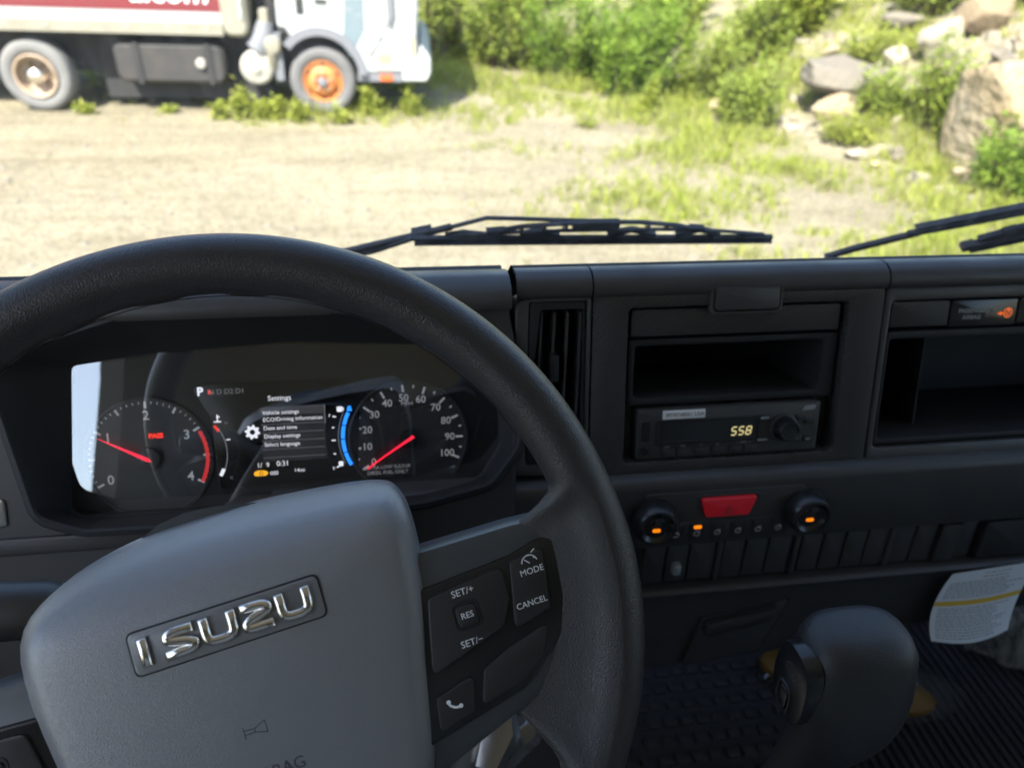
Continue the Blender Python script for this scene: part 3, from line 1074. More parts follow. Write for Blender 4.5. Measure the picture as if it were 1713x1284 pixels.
XL, XR = -.62, 1.42
YB = -.80
cbox('roof', XL - .05, XR + .05, YB, .50, 2.66, 2.74, 'headliner')
cbox('rear_wall', XL, XR, YB - .06, YB, 1.1, 2.66, 'rear_trim')
cbox('floor_pan', XL, XR, YB, .98, 1.09, 1.142, 'cab_trim')
cbox('firewall', XL, XR, .94, .98, 1.142, 1.80, 'cab_trim')
for sx in (0, 1):
    xw = XL if sx == 0 else XR
    x0, x1 = (xw - .05, xw) if sx == 0 else (xw, xw + .05)
    cbox('door', x0, x1, YB, .98, 1.1, 1.86, 'door_trim')
    cbox('door_pillar', x0, x1, YB, -.47, 1.86, 2.66, 'rear_trim')
    cbox('door_header', x0, x1, -.47, .60, 2.46, 2.66, 'cab_trim')
    # windscreen pillar follows the lean of the glass
    pp = [(.98, 1.86), (.86, 1.86), (.54, 2.55), (.66, 2.55)]
    loft('windscreen_pillar', [[(x0 - CX.x, y - CX.y, z - CX.z) for y, z in pp], [(x1 - CX.x, y - CX.y, z - CX.z) for y, z in pp]], 'cab_trim', cab, cap0=True, unit=1.0)
    xg = (x0 + x1) / 2 - CX.x
    gp = [(-.47, 1.86), (.90, 1.86), (.58, 2.50), (-.47, 2.50)]
    mk('side_window', [(xg, y - CX.y, z - CX.z) for y, z in gp], [(0, 1, 2, 3)], 'side_glass', cab, 0, unit=1.0)
cbox('bounce_seat_cushion', -.40, .18, -.62, -.04, 1.2, 1.50, 'seat_cloth')  # unseen driver's seat, added to bounce sunlight up onto the wheel hub
cbox('bounce_seat_back', -.38, .16, -.76, -.60, 1.5, 2.10, 'seat_cloth')  # backrest of the added light-bouncing seat, out of view
cbox('bench_cushion', .30, 1.30, -.62, -.04, 1.2, 1.48, 'seat_cloth')
cbox('bench_back', .32, 1.28, -.76, -.60, 1.48, 2.08, 'seat_cloth')
# windscreen: leaning pane, gently bowed
wv, wf = [], []
NW = 24
for j in range(9):
    for i in range(NW + 1):
        x = XL + (XR - XL) * i / NW
        z = 1.70 + (2.64 - 1.70) * j / 8
        bow = .05 * (1 - ((x - .4) / 1.02) ** 2)
        y = .80 + .04 - (z - 1.90) * math.tan(R(25)) + bow - .05
        wv.append((x - CX.x, y - CX.y, z - CX.z))
for j in range(8):
    for i in range(NW):
        wf.append((j * (NW + 1) + i, j * (NW + 1) + i + 1, (j + 1) * (NW + 1) + i + 1, (j + 1) * (NW + 1) + i))
ws = mk('windscreen', wv, wf, 'windshield', cab, 180, unit=1.0)

# ------------------------------------------------------------------ wipers (outside the glass)
Mw = Matrix.Translation((0, .86, 1.90)) @ Matrix.Rotation(R(90 - 25 - 90), 4, 'X')
# local frame of the glass: x right, y up along the glass, z towards the cab
t25 = R(25)
ey = Vector((0, -math.sin(t25), math.cos(t25)))
ez = Vector((0, -math.cos(t25), -math.sin(t25)))
Mw = Matrix(((1, 0, 0, 0), (0, ey.y, ez.y, .86), (0, ey.z, ez.z, 1.90), (0, 0, 0, 1)))


def wiper(label, parts):
    t = thing('windscreen_wiper', Mw, label, 'wiper', 'windscreen wipers')
    for nm, path, wd, w0, w1 in parts:
        strokes(nm, path, wd, 'wiper_black', t, w0=w0, w1=w1, bev=min(1.5, wd * .2), smooth=30)
    return t


# driver's side blade: measured along the glass
def gl(x, z):
    return (x, (z - 1700) / math.cos(t25))


def seg(*pts):
    return [gl(*p) for p in pts]


wp = [('blade', [seg((15, 1701), (485, 1692))], 4, -3, 4),
      ('rubber_lip', [seg((20, 1697), (484, 1689))], 3, -2, 8),
      ('arm', [seg((-210, 1645), (-90, 1664), (-40, 1678), (18, 1694), (66, 1708))], 7, -13, -6),
      ('arm_rod', [seg((66, 1708), (108, 1721), (150, 1719), (240, 1714))], 3.2, -12, -7),
      ('arm_link', [seg((-90, 1660), (-30, 1676), (20, 1696))], 5, -10, -2),
      ('main_bridge', [seg((118, 1706), (150, 1713), (210, 1717), (250, 1718), (300, 1717), (350, 1711), (372, 1706))], 3, -6, 0),
      ('bridge_rail', [seg((75, 1702), (120, 1704), (200, 1706), (300, 1706), (380, 1704), (430, 1699), (474, 1694))], 2.4, -5, 0),
      ('hinge_block', [seg((215, 1711), (275, 1711))], 10, -12, -1),
      ('claw', [seg((58, 1700), (80, 1704), (108, 1700))], 3.5, -8, 1), ('claw', [seg((150, 1700), (172, 1705), (200, 1699))], 4.5, -8, 1),
      ('claw', [seg((262, 1698), (292, 1705), (325, 1697))], 4.5, -8, 1), ('claw', [seg((352, 1697), (382, 1703), (412, 1696))], 4, -8, 1),
      ('bridge_post', [seg((150, 1705), (152, 1711))], 3, -9, 0), ('bridge_post', [seg((178, 1705), (180, 1713))], 3, -9, 0),
      ('bridge_post', [seg((312, 1706), (313, 1713))], 3, -9, 0), ('bridge_post', [seg((336, 1705), (337, 1711))], 3, -9, 0),
      ('bridge_post', [seg((205, 1705), (207, 1714))], 4, -9, 0), ('end_block', [seg((108, 1704), (132, 1706))], 7, -9, 0), ('end_block', [seg((368, 1705), (388, 1703))], 7, -9, 0),
      ('end_block', [seg((18, 1696), (42, 1702))], 8, -18, -5)]
wiper('black driver side wiper lying level above the middle of the dashboard', wp)
wp2 = [('arm', [seg((590, 1642), (625, 1657), (705, 1684)), seg((690, 1682), (760, 1698), (830, 1715), (980, 1752))], 8, -14, -6),
       ('arm_rod', [seg((700, 1689), (800, 1714), (980, 1760))], 3.5, -20, -10),
       ('blade', [seg((785, 1668), (990, 1725))], 6, -6, 6),
       ('rubber_lip', [seg((790, 1664), (992, 1720))], 3.5, -2, 9),
       ('bridge_rail', [seg((800, 1676), (850, 1696), (990, 1736))], 4, -10, 0),
       ('hinge_block', [seg((828, 1688), (845, 1694))], 8, -10, 0),
       ('end_block', [seg((780, 1665), (795, 1670))], 9, -8, 6)]
wiper('black passenger side wiper slanting up at the right edge of the windscreen', wp2)
# etched mark on the glass at the left edge
gmk = thing('glass_stamp', Mw, 'small round etched stamp on the windscreen at the left edge', 'glass mark')
strokes('stamp_ring', [arc(-445, 42, 4.5, 0, 360, 20)], 1.0, 'glass_mark', gmk, w1=30)
flat('stamp_dot', [disc(-446, 42, 1.6)], 30, 'glass_mark', gmk)
strokes('stamp_line', [[(-452, 50), (-444, 50)]], 1.2, 'glass_mark', gmk, w1=30)

# ------------------------------------------------------------------ dashboard
MD = frame((.21, .534, 1.862), 17)
dash = thing('dashboard', MD, 'black moulded plastic dashboard running across the cab', 'dashboard')
# top roll, three sections with seams
roll = [(104, -3), (106.5, .5), (111, 3.2), (117, 3.0), (123, 0), (128, -6), (130.5, -14), (130, -26), (122, -60), (95, -140), (40, -260), (-20, -330)]
for u0, u1 in ((-112, -46.2), (-44.8, 232.2), (233.8, 900)):
    extrude_x('top_roll', roll, u0, u1, 'dash', dash)
# centre panel with its recess
cp = holed('center_panel', rect(-44.8, 232.2, -66, 106, 4), rect(-12, 198, -51, 95, 5), 0, -25, -22, 2.0, 'ribbed', dash, cap=False)
for q in (rect(-16, 202, 64, 100, 1), rect(-16, 202, -56, 4, 1)):
    flat('recess_floor', [q], -21, 'dash', cp)
panel('strip', rect(-8, 192, 68, 92.5, 2), -20, -5, 1.2, 'ribbed', cp)
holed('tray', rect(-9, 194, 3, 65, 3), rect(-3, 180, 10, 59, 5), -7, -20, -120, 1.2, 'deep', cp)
lidm = panel('sensor_lid', rect(66, 126, 91, 112, 4), -4, 4.5, 1.5, 'dash', dash)
holed('lid_frame', rect(62, 130, 87, 116, 5), rect(65, 127, 90, 113, 4), 2.5, -4, -2, 1.2, 'dash', dash)
# driver's vent
vp = holed('vent_panel', rpoly([(-117, -57), (-46.2, -59), (-46.2, 106), (-113, 106)], [10, 4, 3, 10]), rpoly([(-105, -46), (-50, -46), (-50, 104), (-101, 104)], 4), 1.5, -30, -4, 2.2, 'dash', dash, cap=False)
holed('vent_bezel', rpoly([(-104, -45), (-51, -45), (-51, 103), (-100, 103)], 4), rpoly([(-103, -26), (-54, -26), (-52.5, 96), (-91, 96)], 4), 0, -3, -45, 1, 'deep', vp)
for k in range(4):
    u = -90 + 11.5 * k
    mk('vent_fin', [(u, 93, -3), (u + 1.8, 93, -3), (u + 1.8, 93, -26), (u, 93, -26), (u - 6 + k, -22, -3), (u - 4.2 + k, -22, -3), (u - 4.2 + k, -22, -26), (u - 6 + k, -22, -26)],
       [(0, 1, 2, 3), (4, 7, 6, 5), (0, 4, 5, 1), (1, 5, 6, 2), (2, 6, 7, 3), (3, 7, 4, 0)], 'dash', vp, 0)
panel('vent_tab', rect(-83, -75, 32, 57, 2.5), -4, 5, 1.5, 'gloss_black', vp)
# passenger side: open tray under a strip
rp = holed('passenger_panel', rect(233.8, 900, -72, 106, 5), rect(240, 880, -51, 94, 6), 0, -25, -22, 2.0, 'dash', dash, cap=False)
flat('recess_floor', [rect(236, 890, 62, 98, 1)], -21, 'dash', rp)
panel('strip', rect(243, 303, 68, 92, 2), -20, -4, 1.2, 'ribbed', rp)
panel('strip', rect(377, 437, 68, 92, 2), -20, -4, 1.2, 'ribbed', rp)
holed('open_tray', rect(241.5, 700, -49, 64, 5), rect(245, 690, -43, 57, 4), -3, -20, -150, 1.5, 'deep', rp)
mk('tray_divider', [(310, -43, -40), (312, -43, -40), (312, 57, -40), (310, 57, -40), (310, -43, -148), (312, -43, -148), (312, 57, -148), (310, 57, -148)],
   [(0, 1, 2, 3), (4, 7, 6, 5), (0, 4, 5, 1), (1, 5, 6, 2), (2, 6, 7, 3), (3, 7, 4, 0)], 'deep', rp, 0)
# lower ledge under the centre panel
extrude_x('lower_ledge', [(-66, -2), (-68, -6), (-76, -8), (-84, -14), (-90, -60)], -116, 900, 'dash', dash)
# seal strip where the dash top meets the glass
extrude_x('glass_seal', [(126, -16), (131.6, -24), (131, -34), (124, -50)], -112, 900, 'deep', dash)

# airbag telltale
tel = thing('airbag_indicator', MD, 'black indicator plate reading PASSENGER AIRBAG with a lit orange symbol', 'indicator')
panel('plate', rect(305, 374, 66.5, 92, 2), -20, -3.5, .8, 'gloss_black', tel)
text('lettering', [('PASSENGER', 327, 81.5, 5.6, 'CENTER'), ('AIRBAG', 327, 75.2, 5.6, 'CENTER')], 'print_grey', tel, -3.2, bold=.1)
flat('symbol_disc', [disc(365, 78.5, 5.0)], -3.2, 'amber_icon', tel)
strokes('symbol_figure', [arc(365, 78.5, 3.2, 120, 420, 14)], .8, 'gloss_black', tel, w1=-3.0)
strokes('symbol_cross', [[(362.5, 81), (367.5, 76)], [(363.5, 77.5), (366.5, 79.5)]], .9, 'gloss_black', tel, w1=-2.9)
flat('symbol_head', [disc(357.5, 78, 1.9), rect(354, 361, 77.2, 78.8, .6)], -3.2, 'amber_icon', tel)
strokes('dark_symbol', [arc(345, 79, 4, 0, 360, 14), [(341, 74), (349, 83)]], .7, 'lcd_line', tel, w1=-3.2)

# ------------------------------------------------------------------ radio
rad = thing('car_radio', MD, 'black single slot car radio with white sticker and 558 on its display', 'radio')
body = panel('faceplate', rpoly([(0.5, -50), (182, -50), (182.5, 0), (0.5, -.5)], 4), -22, -3, 2.2, 'dash', rad)
holed('display_frame', rect(19, 121, -37, -12, 2), rect(23, 119, -34, -15, 1.5), -1.6, -4, -3.2, .7, 'gloss_black', rad)
flat('display', [rect(24, 118, -32, -16, 1)], -2.6, 'gloss_black', rad)
stk = panel('sticker', rect(25, 66, -10.5, -2.2, .6), -3.2, -2.2, .1, 'sticker', rad)
text('sticker_text', [('8978748061', 41, -6.4, 5.2, 'CENTER'), ('USA', 60, -6.4, 5.2, 'CENTER')], 'print_dark', stk, -2.0)
SEG = {'5': 'afgcd', '8': 'abcdefg'}
sg = {'a': [(0, 2), (1, 2)], 'b': [(1, 2), (1, 1)], 'c': [(1, 1), (1, 0)], 'd': [(0, 0), (1, 0)], 'e': [(0, 0), (0, 1)], 'f': [(0, 1), (0, 2)], 'g': [(0, 1), (1, 1)]}
paths = []
for k, ch in enumerate('558'):
    for s in SEG[ch]:
        (x0, y0), (x1, y1) = sg[s]
        q = []
        for (x, y), (xo, yo) in (((x0, y0), (x1, y1)), ((x1, y1), (x0, y0))):
            x, y = x + (xo - x) * .1, y + (yo - y) * .1
            q.append((93 + 7.3 * k + x * 4.6 + y * .75, -29.6 + y * 3.9))
        paths.append(q)
strokes('display_digits', paths, 1.25, 'digit', rad, w1=-2.3)
lathe('volume_knob', [(11.5, -3), (11.2, 4), (10.6, 9), (9.6, 11), (8.2, 11.2), (7.6, 10), (3, 9.5)], 'gloss_black', rad, (146, -25, 0), n=36)
lathe('knob_ring', [(14, -3), (13.6, -1), (12, -.5), (11.5, -2)], 'dash', rad, (146, -25, 0), n=36, cap1=False)
holed('slot_cover', rect(4, 14, -33, -11, 1.5), rect(5, 13, -32, -12, 1), -1.8, -4, -3.0, .5, 'dash', rad)
lathe('aux_jack', [(4, -3), (3.8, -1.2), (2.2, -1.2), (2.0, -6)], 'gloss_black', rad, (8.5, -41, 0), n=18)
for k, u in enumerate((25, 40, 58, 74, 92, 107)):
    panel('preset_button', rect(u, u + 13, -48, -39.5, 1.5), -4, -1.6, .7, 'button', rad)
text('button_marks', [('AM', 30, -37.6, 3.6, 'CENTER'), ('FM', 46, -37.6, 3.6, 'CENTER'), ('A', 64, -37.6, 3.6, 'CENTER'), ('B', 80, -37.6, 3.6, 'CENTER'), ('<  SEEK  >', 106, -37.2, 3.4, 'CENTER')], 'print_grey', rad, -1.2)
for u, v in ((126, -14), (125, -36), (160, -37), (172, -38), (172, -20), (162, -16)):
    panel('small_button', rect(u - 5, u + 5, v - 3, v + 3, 1.2), -4, -1.8, .6, 'button', rad)
for q in (rect(121.5, 130, -15, -13, .5), rect(120, 130, -36.8, -34.8, .5), rect(157, 161, -37.6, -36, .4), rect(169, 174, -38.5, -37, .4)):
    flat('button_print', [q], -1.5, 'print_grey', rad)
flat('corner_badge', [[(163, -9), (176, -8), (177, -3.5), (165.5, -4)]], -2.4, 'print_grey', rad)

# ------------------------------------------------------------------ lower dash, climate controls, switch row
ML = frame((.21, .50207, 1.79861), 6)
low = thing('lower_dashboard', ML, 'lower black dashboard panel below the radio with the switch row and drawer', 'dashboard panel')
extrude_x('upper_fascia', [(8, -40), (6, -14), (3.5, -4), (0, -.6), (-5, .3), (-70, 0), (-74, -2), (-76, -8), (-77, -14), (-77, -26)], -330, 900, 'dash', low)
extrude_x('switch_pocket', [(-77, -26), (-77, -15), (-130, -15), (-130, -2), (-131.5, 1.5), (-134, 3), (-138, 1)], -330, 900, 'dash', low)
kl_ = []
for u in range(-330, 901, 30):
    vb = -258 + .085 * (u - 33)
    kl_.append([(u, v, w) for v, w in ((-138, 1), (-150, -3), (-190, -6), (vb + 14, -9), (vb + 5, -12), (vb + 1, -18), (vb, -28), (vb + 4, -160), (vb + 30, -330))])
loft('knee_panel', kl_, 'dash', low, cap1=False, closed=False, smooth=40)
slots = [(18, 40), (42, 64), (66, 92), (101, 123), (125, 148), (150, 174), (186, 208), (210.5, 233), (235, 258), (260, 283), (290, 312), (315, 338), (341, 364), (366.5, 384)]
for i, (a_, b_) in enumerate(slots):
    hi = 4 if i == 12 else 0
    sw = panel('switch_blank', rect(a_, b_, -127, -79, 1.5), -15, -9 + hi, 0.8, 'ribbed' if hi else 'dash', low)
    if i == 1:
        panel('toggle', rect(48, 56.5, -114, -101, 3), -10, -2, 2, 'print_grey', sw)
for u in (96.5, 180, 286.5):
    panel('switch_rib', rect(u - 3, u + 3, -129, -79, 1), -15, -7, 1, 'dash', low)
for u0 in (392, 460):
    panel('storage_lid', rect(u0, u0 + 62, -127, -79, 4), -15, -4, 2, 'dash_warm', low)
dw = panel('drawer', rpoly([(77, -241), (160, -232), (183, -160), (88, -176)], 3), -20, -2.5, 1.2, 'dash', low)
panel('drawer_gap', rpoly([(75, -243), (161.5, -234), (185.5, -157.5), (86.5, -174)], 3), -20, -3.6, .4, 'deep', low)
panel('drawer_grip', rpoly([(91, -197), (163, -185), (168, -167), (92, -180)], 5), -4, 5, 4, 'dash_warm', dw)
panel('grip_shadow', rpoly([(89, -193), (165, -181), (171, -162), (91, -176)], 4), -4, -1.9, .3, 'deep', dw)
for k in range(3):
    panel('vent_slit', rpoly([(28 + 5 * k, -176), (30.5 + 5 * k, -176), (32.5 + 5 * k, -168), (30 + 5 * k, -168)], .8), -20, -6.5, .5, 'deep', low)

cli = thing('climate_control_panel', ML, 'climate control panel with two round dials and red hazard button', 'climate control')
panel('control_plate', rpoly([(5, -67), (186, -70), (188, -30), (164, -9), (8, -9)], [4, 4, 6, 6, 4]), -1, 1.6, .8, 'dash', cli)
panel('button_row', rpoly([(34, -65), (160, -65), (160, -43), (36, -43)], 2), 1, 2.6, .6, 'dash', cli)
for u, v in ((17, -36), (171, -37)):
    kn = lathe('dial_knob', [(22, 1), (21.6, 6), (20.4, 15), (18.6, 18), (16.2, 18.6), (14.2, 17), (12.4, 14.5)], 'gloss_black', cli, (u, v, 0), n=40)
    panel('pointer', rect(u - 3.6, u + 3.6, v + 2, v + 11, 2), 14, 16.5, 1, 'dash', kn)
    strokes('dial_rim', [arc(u, v, 8.6, 40, 140, 12)], .9, 'print_grey', kn, w1=14.8)
    panel('lamp', rect(u - 3.8, u + 3.8, v - 6.0, v - 2.6, 1.5), 14, 15.6, .4, 'amber', kn)
hz = panel('hazard_button', rpoly([(69, -37), (112, -37), (118, -16), (62, -16)], 2.5), 0, 6, 1.8, 'hazard_red', cli)
holed('hazard_surround', rpoly([(66, -40), (115, -40), (122, -13), (58, -13)], 4), rpoly([(68, -38), (113, -38), (119.5, -15), (60.5, -15)], 3), 2.6, 0, 1, .8, 'dash', cli)
strokes('hazard_triangle', [[(84.5, -33.5), (96, -33.5), (90.2, -24), (84.5, -33.5)], [(87.5, -31.5), (93, -31.5), (90.2, -27), (87.5, -31.5)]], .9, 'hazard_icon', hz, w1=6.15)
for k in range(6):
    u = 42 + 21 * k
    bt = panel('mode_button', rect(u - 8, u + 8, -64, -45, 1.5), 2, 3.4, .5, 'button', cli)
    strokes('airflow_icon', [arc(u, -57, 2.8, -20, 200, 10), [(u - 2.5, -59), (u + 2.5, -59)], [(u, -55), (u + 2.5, -53.5)]], .7, 'lcd_row', bt, w1=3.6)
    if k == 1:
        panel('lamp', rect(u - 3.9, u + 3.9, -50.6, -47.0, 1.6), 3, 4.4, .3, 'amber', bt)

# ------------------------------------------------------------------ driver's binnacle and instrument cluster
MK = frame((-.1054, .5496, 1.8532), 25)
bin_ = thing('instrument_binnacle', MK, 'dark hooded surround framing the instrument cluster behind the steering wheel', 'instrument surround')
lensP = [(-180, -65), (-150, -67.5), (8, -69), (120, -65), (170, -55), (189, -25), (189, 12), (180, 50), (120, 69), (8, 75.5), (-100, 70), (-168, 61.5)]
lensL = rpoly(lensP, [10, 20, 60, 40, 18, 20, 20, 20, 50, 60, 50, 6], 4)
mouthP = [(-188, -54), (-155, -67), (8, -69), (120, -62), (175, -50), (199, -20), (203, 12), (196, 60), (130, 93), (8, 101), (-110, 100), (-212, 70)]
mouthL = rpoly(mouthP, [16, 20, 60, 40, 18, 20, 20, 25, 50, 60, 50, 30], 4)
midL = [((a[0] * .45 + b[0] * .55), (a[1] * .4 + b[1] * .6)) for a, b in zip(lensL, mouthL)]
inL = inset(lensL, 1.5)
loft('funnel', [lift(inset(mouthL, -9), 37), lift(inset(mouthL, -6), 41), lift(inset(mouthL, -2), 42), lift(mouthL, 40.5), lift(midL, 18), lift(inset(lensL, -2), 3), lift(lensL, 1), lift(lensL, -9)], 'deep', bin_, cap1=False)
big_o = rpoly([(-420, -210), (0, -214), (100, -210), (198, -120), (201, -20), (203, 40), (199, 106), (130, 118), (8, 124), (-110, 124), (-330, 118), (-420, 110)], 8, 4)
loft('fascia', [lift(big_o, -20), lift(big_o, 26), lift(inset(big_o, 4), 33), lift(inset(mouthL, -9), 37)], 'dash_warm', bin_, cap1=False, smooth=30)
# hood roof over the cluster
hoodp = [(99, 41), (103, 44), (109, 44), (118, 40), (127, 30), (132, 14), (133, -4), (130, -26), (120, -60), (90, -160), (50, -240), (10, -300)]
extrude_x('hood', hoodp, -330, 198, 'dash', bin_)
extrude_x('hood_seal', [(131, -12), (136.5, -20), (136, -30), (126, -44)], -330, 198, 'deep', bin_)
panel('column_notch', rect(-240, -104, -86, -71, 4), 20, 40, 3, 'dash_warm', bin_)
panel('side_crease', rect(-235, -209, -76, -72, 2), 30, 38.5, 1.5, 'dash', bin_)
panel('side_vent', rect(-250, -212, -62, -38, 5), 28, 39, 2, 'steel', bin_)

clu = thing('instrument_cluster', MK, 'lit instrument cluster with tachometer, settings menu screen and speedometer', 'instrument cluster')
flat('backplate', [inset(lensL, -1)], -8, 'dial', clu)
top = loft('upper_mask', [lift(rpoly([(-120, 34), (-80, 36), (-60, 44), (60, 45), (88, 38), (160, 37), (182, 44), (175, 52), (118, 67), (8, 73.5), (-100, 68), (-160, 59)], 6, 3), w) for w in (-8, -4)], 'dial', clu)
# tachometer
tach = lathe('tachometer', [(54, -7.8), (53.5, -5.5), (51.8, -5), (51.2, -7.2)], 'dial_ring', clu, (-116, -22, 0), n=72)
TC = (-116, -22)
tk, sm = [], []


def pol(c, r, a):
    return (c[0] + r * math.cos(R(a)), c[1] + r * math.sin(R(a)))


def tang(v):
    return 208 - 59.25 * v          # rpm x1000 -> angle


for i in range(0, 41):
    v = i / 10
    a = tang(v)
    if i % 10 == 0 or i % 10 == 5:
        tk.append([pol(TC, 44.5 if i % 10 else 44, a), pol(TC, 50, a)])
    else:
        sm.append([pol(TC, 47.8, a), pol(TC, 50, a)])
strokes('major_ticks', tk, 1.9, 'dial_print', tach, w1=-6.6)
strokes('minor_ticks', sm, .8, 'dial_print', tach, w1=-6.6)
text('numerals', [(str(k), *pol(TC, 37.5, tang(k)), 11.5, 'CENTER') for k in range(0, 5)], 'dial_print', tach, -6.5, bold=.15)
text('lettering', [('×1000r/min', -116, 8.5, 6.0, 'CENTER')], 'dial_dim', tach, -6.5)
text('warning_lettering', [('PASS', -109, -2.6, 5.6, 'CENTER')], 'lcd_red', tach, -6.4, bold=.35)
strokes('red_zone', [arc(*TC, 48.2, tang(3.06), tang(4.0), 30)], 3.0, 'red_arc', tach, w1=-6.3)
lathe('needle_hub', [(10, -6.5), (9.5, -2), (7, -1)], 'dial_ring', tach, (*TC, 0), n=30)
nd = mk('needle', [pol(TC, -4, 152.5 + 0) + (-.5,), pol(TC, 44, 152.5) + (-2.5,), (TC[0] + .8, TC[1] + 1.5, -.5), (TC[0] - .7, TC[1] - 1.5, -.5), pol(TC, 44, 151.8) + (-2.0,)],
        [(0, 2, 4, 1, 3)], 'needle', tach, 0)
# centre screen
scr = panel('display_screen', rpoly([(-60, -54), (60, -50), (66, 20), (50, 40), (-40, 41), (-78, 40), (-62, 10)], 6), -8, -6.2, .5, 'gloss_black', clu)
text('selector_lettering', [('P', -69.5, 34, 10, 'CENTER')], 'lcd_white', scr, -5.8, bold=.4)
text('gear_lettering', [('N D D2 D1', -47.5, 33.3, 6.2, 'CENTER')], 'lcd_grey', scr, -5.8)
text('reverse_lettering', [('R', -61.5, 33.2, 6.0, 'CENTER')], 'lcd_red', scr, -5.8)
flat('menu_background', [rect(-21, 34, -31, 18, .5)], -6.0, 'lcd_line', scr)
flat('menu_highlight', [rect(-21, 33, 10.4, 18, .4)], -5.9, 'lcd_row', scr)
rows = [('Vehicle settings', 11.6), ('ECO/Driving information', 5.4), ('Date and time', -2.2), ('Display settings', -9.6), ('Select language', -17.0)]
text('menu_lettering', [(s, -19, v + 1.2, 5.0, 'LEFT') for s, v in rows], 'lcd_white', scr, -5.7)
text('title_lettering', [('Settings', -3.5, 25.5, 6.4, 'CENTER')], 'lcd_white', scr, -5.7)
strokes('menu_rules', [[(-21, v), (33, v)] for v in (2.3, -5.2, -12.6, -20.0, -27.5)], .35, 'lcd_grey', scr, w1=-5.8)
strokes('scroll_bar', [[(34.4, 18), (34.2, 1)]], .8, 'lcd_grey', scr, w1=-5.8)
gear = []
for i in range(32):
    a = 2 * math.pi * (i + .5) / 32
    r = 6.6 if (i // 2) % 2 else 5.0
    gear.append((-28.5 + r * math.cos(a), -3.7 + r * math.sin(a)))
flat('gear_icon', [gear], -5.8, 'lcd_white', scr)
flat('gear_icon_hole', [disc(-28.5, -3.7, 2.3)], -5.7, 'gloss_black', scr)
text('clock_lettering', [('1/  9', -21.5, -34, 6.0, 'CENTER'), ('0:31', -4.5, -33.4, 6.4, 'CENTER'), ('000', -12.5, -41.8, 4.8, 'CENTER'), ('14mi', 9.5, -40.3, 4.8, 'CENTER')], 'lcd_white', scr, -5.7)
flat('engine_warning', [rpoly([(-29, -43.6), (-20, -43.6), (-17.4, -41.6), (-18.5, -39.6), (-21, -38.6), (-26, -38.4), (-29, -39.4), (-30.2, -41.5)], 1)], -5.8, 'lcd_orange', scr)
strokes('engine_warning_mark', [arc(-23.6, -41.2, 1.5, 0, 330, 10)], .6, 'gloss_black', scr, w1=-5.6)
# temperature gauge
strokes('temperature_track', [arc(-92, -20, 41, 32, -32, 16)], .8, 'lcd_grey', scr, w1=-5.8)
strokes('screen_edge_arc', [arc(-92, -16, 51, 33, -28, 16)], .8, 'lcd_line', scr, w1=-5.8)
strokes('temperature_hot_mark', [arc(-92, -20, 39.8, 37, 28, 5)], 2.0, 'lcd_red', scr, w1=-5.7)
strokes('temperature_bar', [arc(-92, -20, 40, -22, -32, 5)], 3.0, 'lcd_white', scr, w1=-5.6)
strokes('temperature_icon', [[(-57, 7.5), (-57, 13.5)], [(-60, 7.2), (-54, 7.2)], [(-57, 11.5), (-55, 11.5)]], 1.1, 'lcd_white', scr, w1=-5.7)
text('temperature_lettering', [('H', -50, 5.8, 3.6, 'CENTER'), ('C', -49, -43.5, 3.6, 'CENTER')], 'lcd_grey', scr, -5.7)
strokes('temperature_tick', [[(-51, -9.2), (-47.6, -9)]], 1.0, 'lcd_white', scr, w1=-5.7)
# fuel gauge
for a0, a1 in ((152, 165.5), (166.5, 180), (181, 194), (195, 209)):
    strokes('fuel_segment', [arc(99, -14, 50, a0, a1, 6)], 3.4, 'lcd_blue', scr, w1=-5.6)
strokes('fuel_arc', [arc(99, -14, 54, 154, 205, 16)], .6, 'lcd_grey', scr, w1=-5.8)
strokes('fuel_edge_arc', [arc(99, -14, 66, 156, 200, 16)], .7, 'lcd_line', scr, w1=-5.8)
flat('fuel_pump_icon', [rect(45, 50, 10.6, 15.4, .8), rect(50.3, 51.2, 11.5, 14.6, .3)], -5.7, 'lcd_white', scr)
flat('fluid_icon', [rpoly([(53.5, 10.8), (58.5, 10.8), (57.4, 15), (56, 16), (54.6, 15)], .6)], -5.7, 'lcd_blue', scr)
strokes('fuel_ticks', [[(41, 6.8), (44, 6.2)], [(40, -3.4), (42, -3.4)], [(39, -15), (42.5, -15)], [(40, -27.5), (42, -27.2)], [(42, -40), (46, -38)]], 1.2, 'lcd_white', scr, w1=-5.7)
text('fuel_lettering', [('F', 38.5, 7.4, 4, 'CENTER'), ('E', 39.5, -40.6, 4, 'CENTER')], 'lcd_white', scr, -5.7)
flat('fuel_level_mark', [rect(44, 48, -39, -34.5, .8)], -5.6, 'lcd_white', scr)
# speedometer
SC = (107, -17.5)
ring = loft('speedometer', [lift([pol(SC, r_, a) for a, r_ in [(x, rr * (1.0 if not (-50 < x < 60) else 1.0)) for x in range(-90, 270, 5)]], w) for rr, w in ((54.5, -7.8), (54, -5), (52.3, -4.6), (51.6, -7.2))], 'dial_ring', clu)


def sang(v):
    return 212 - 2.36 * v


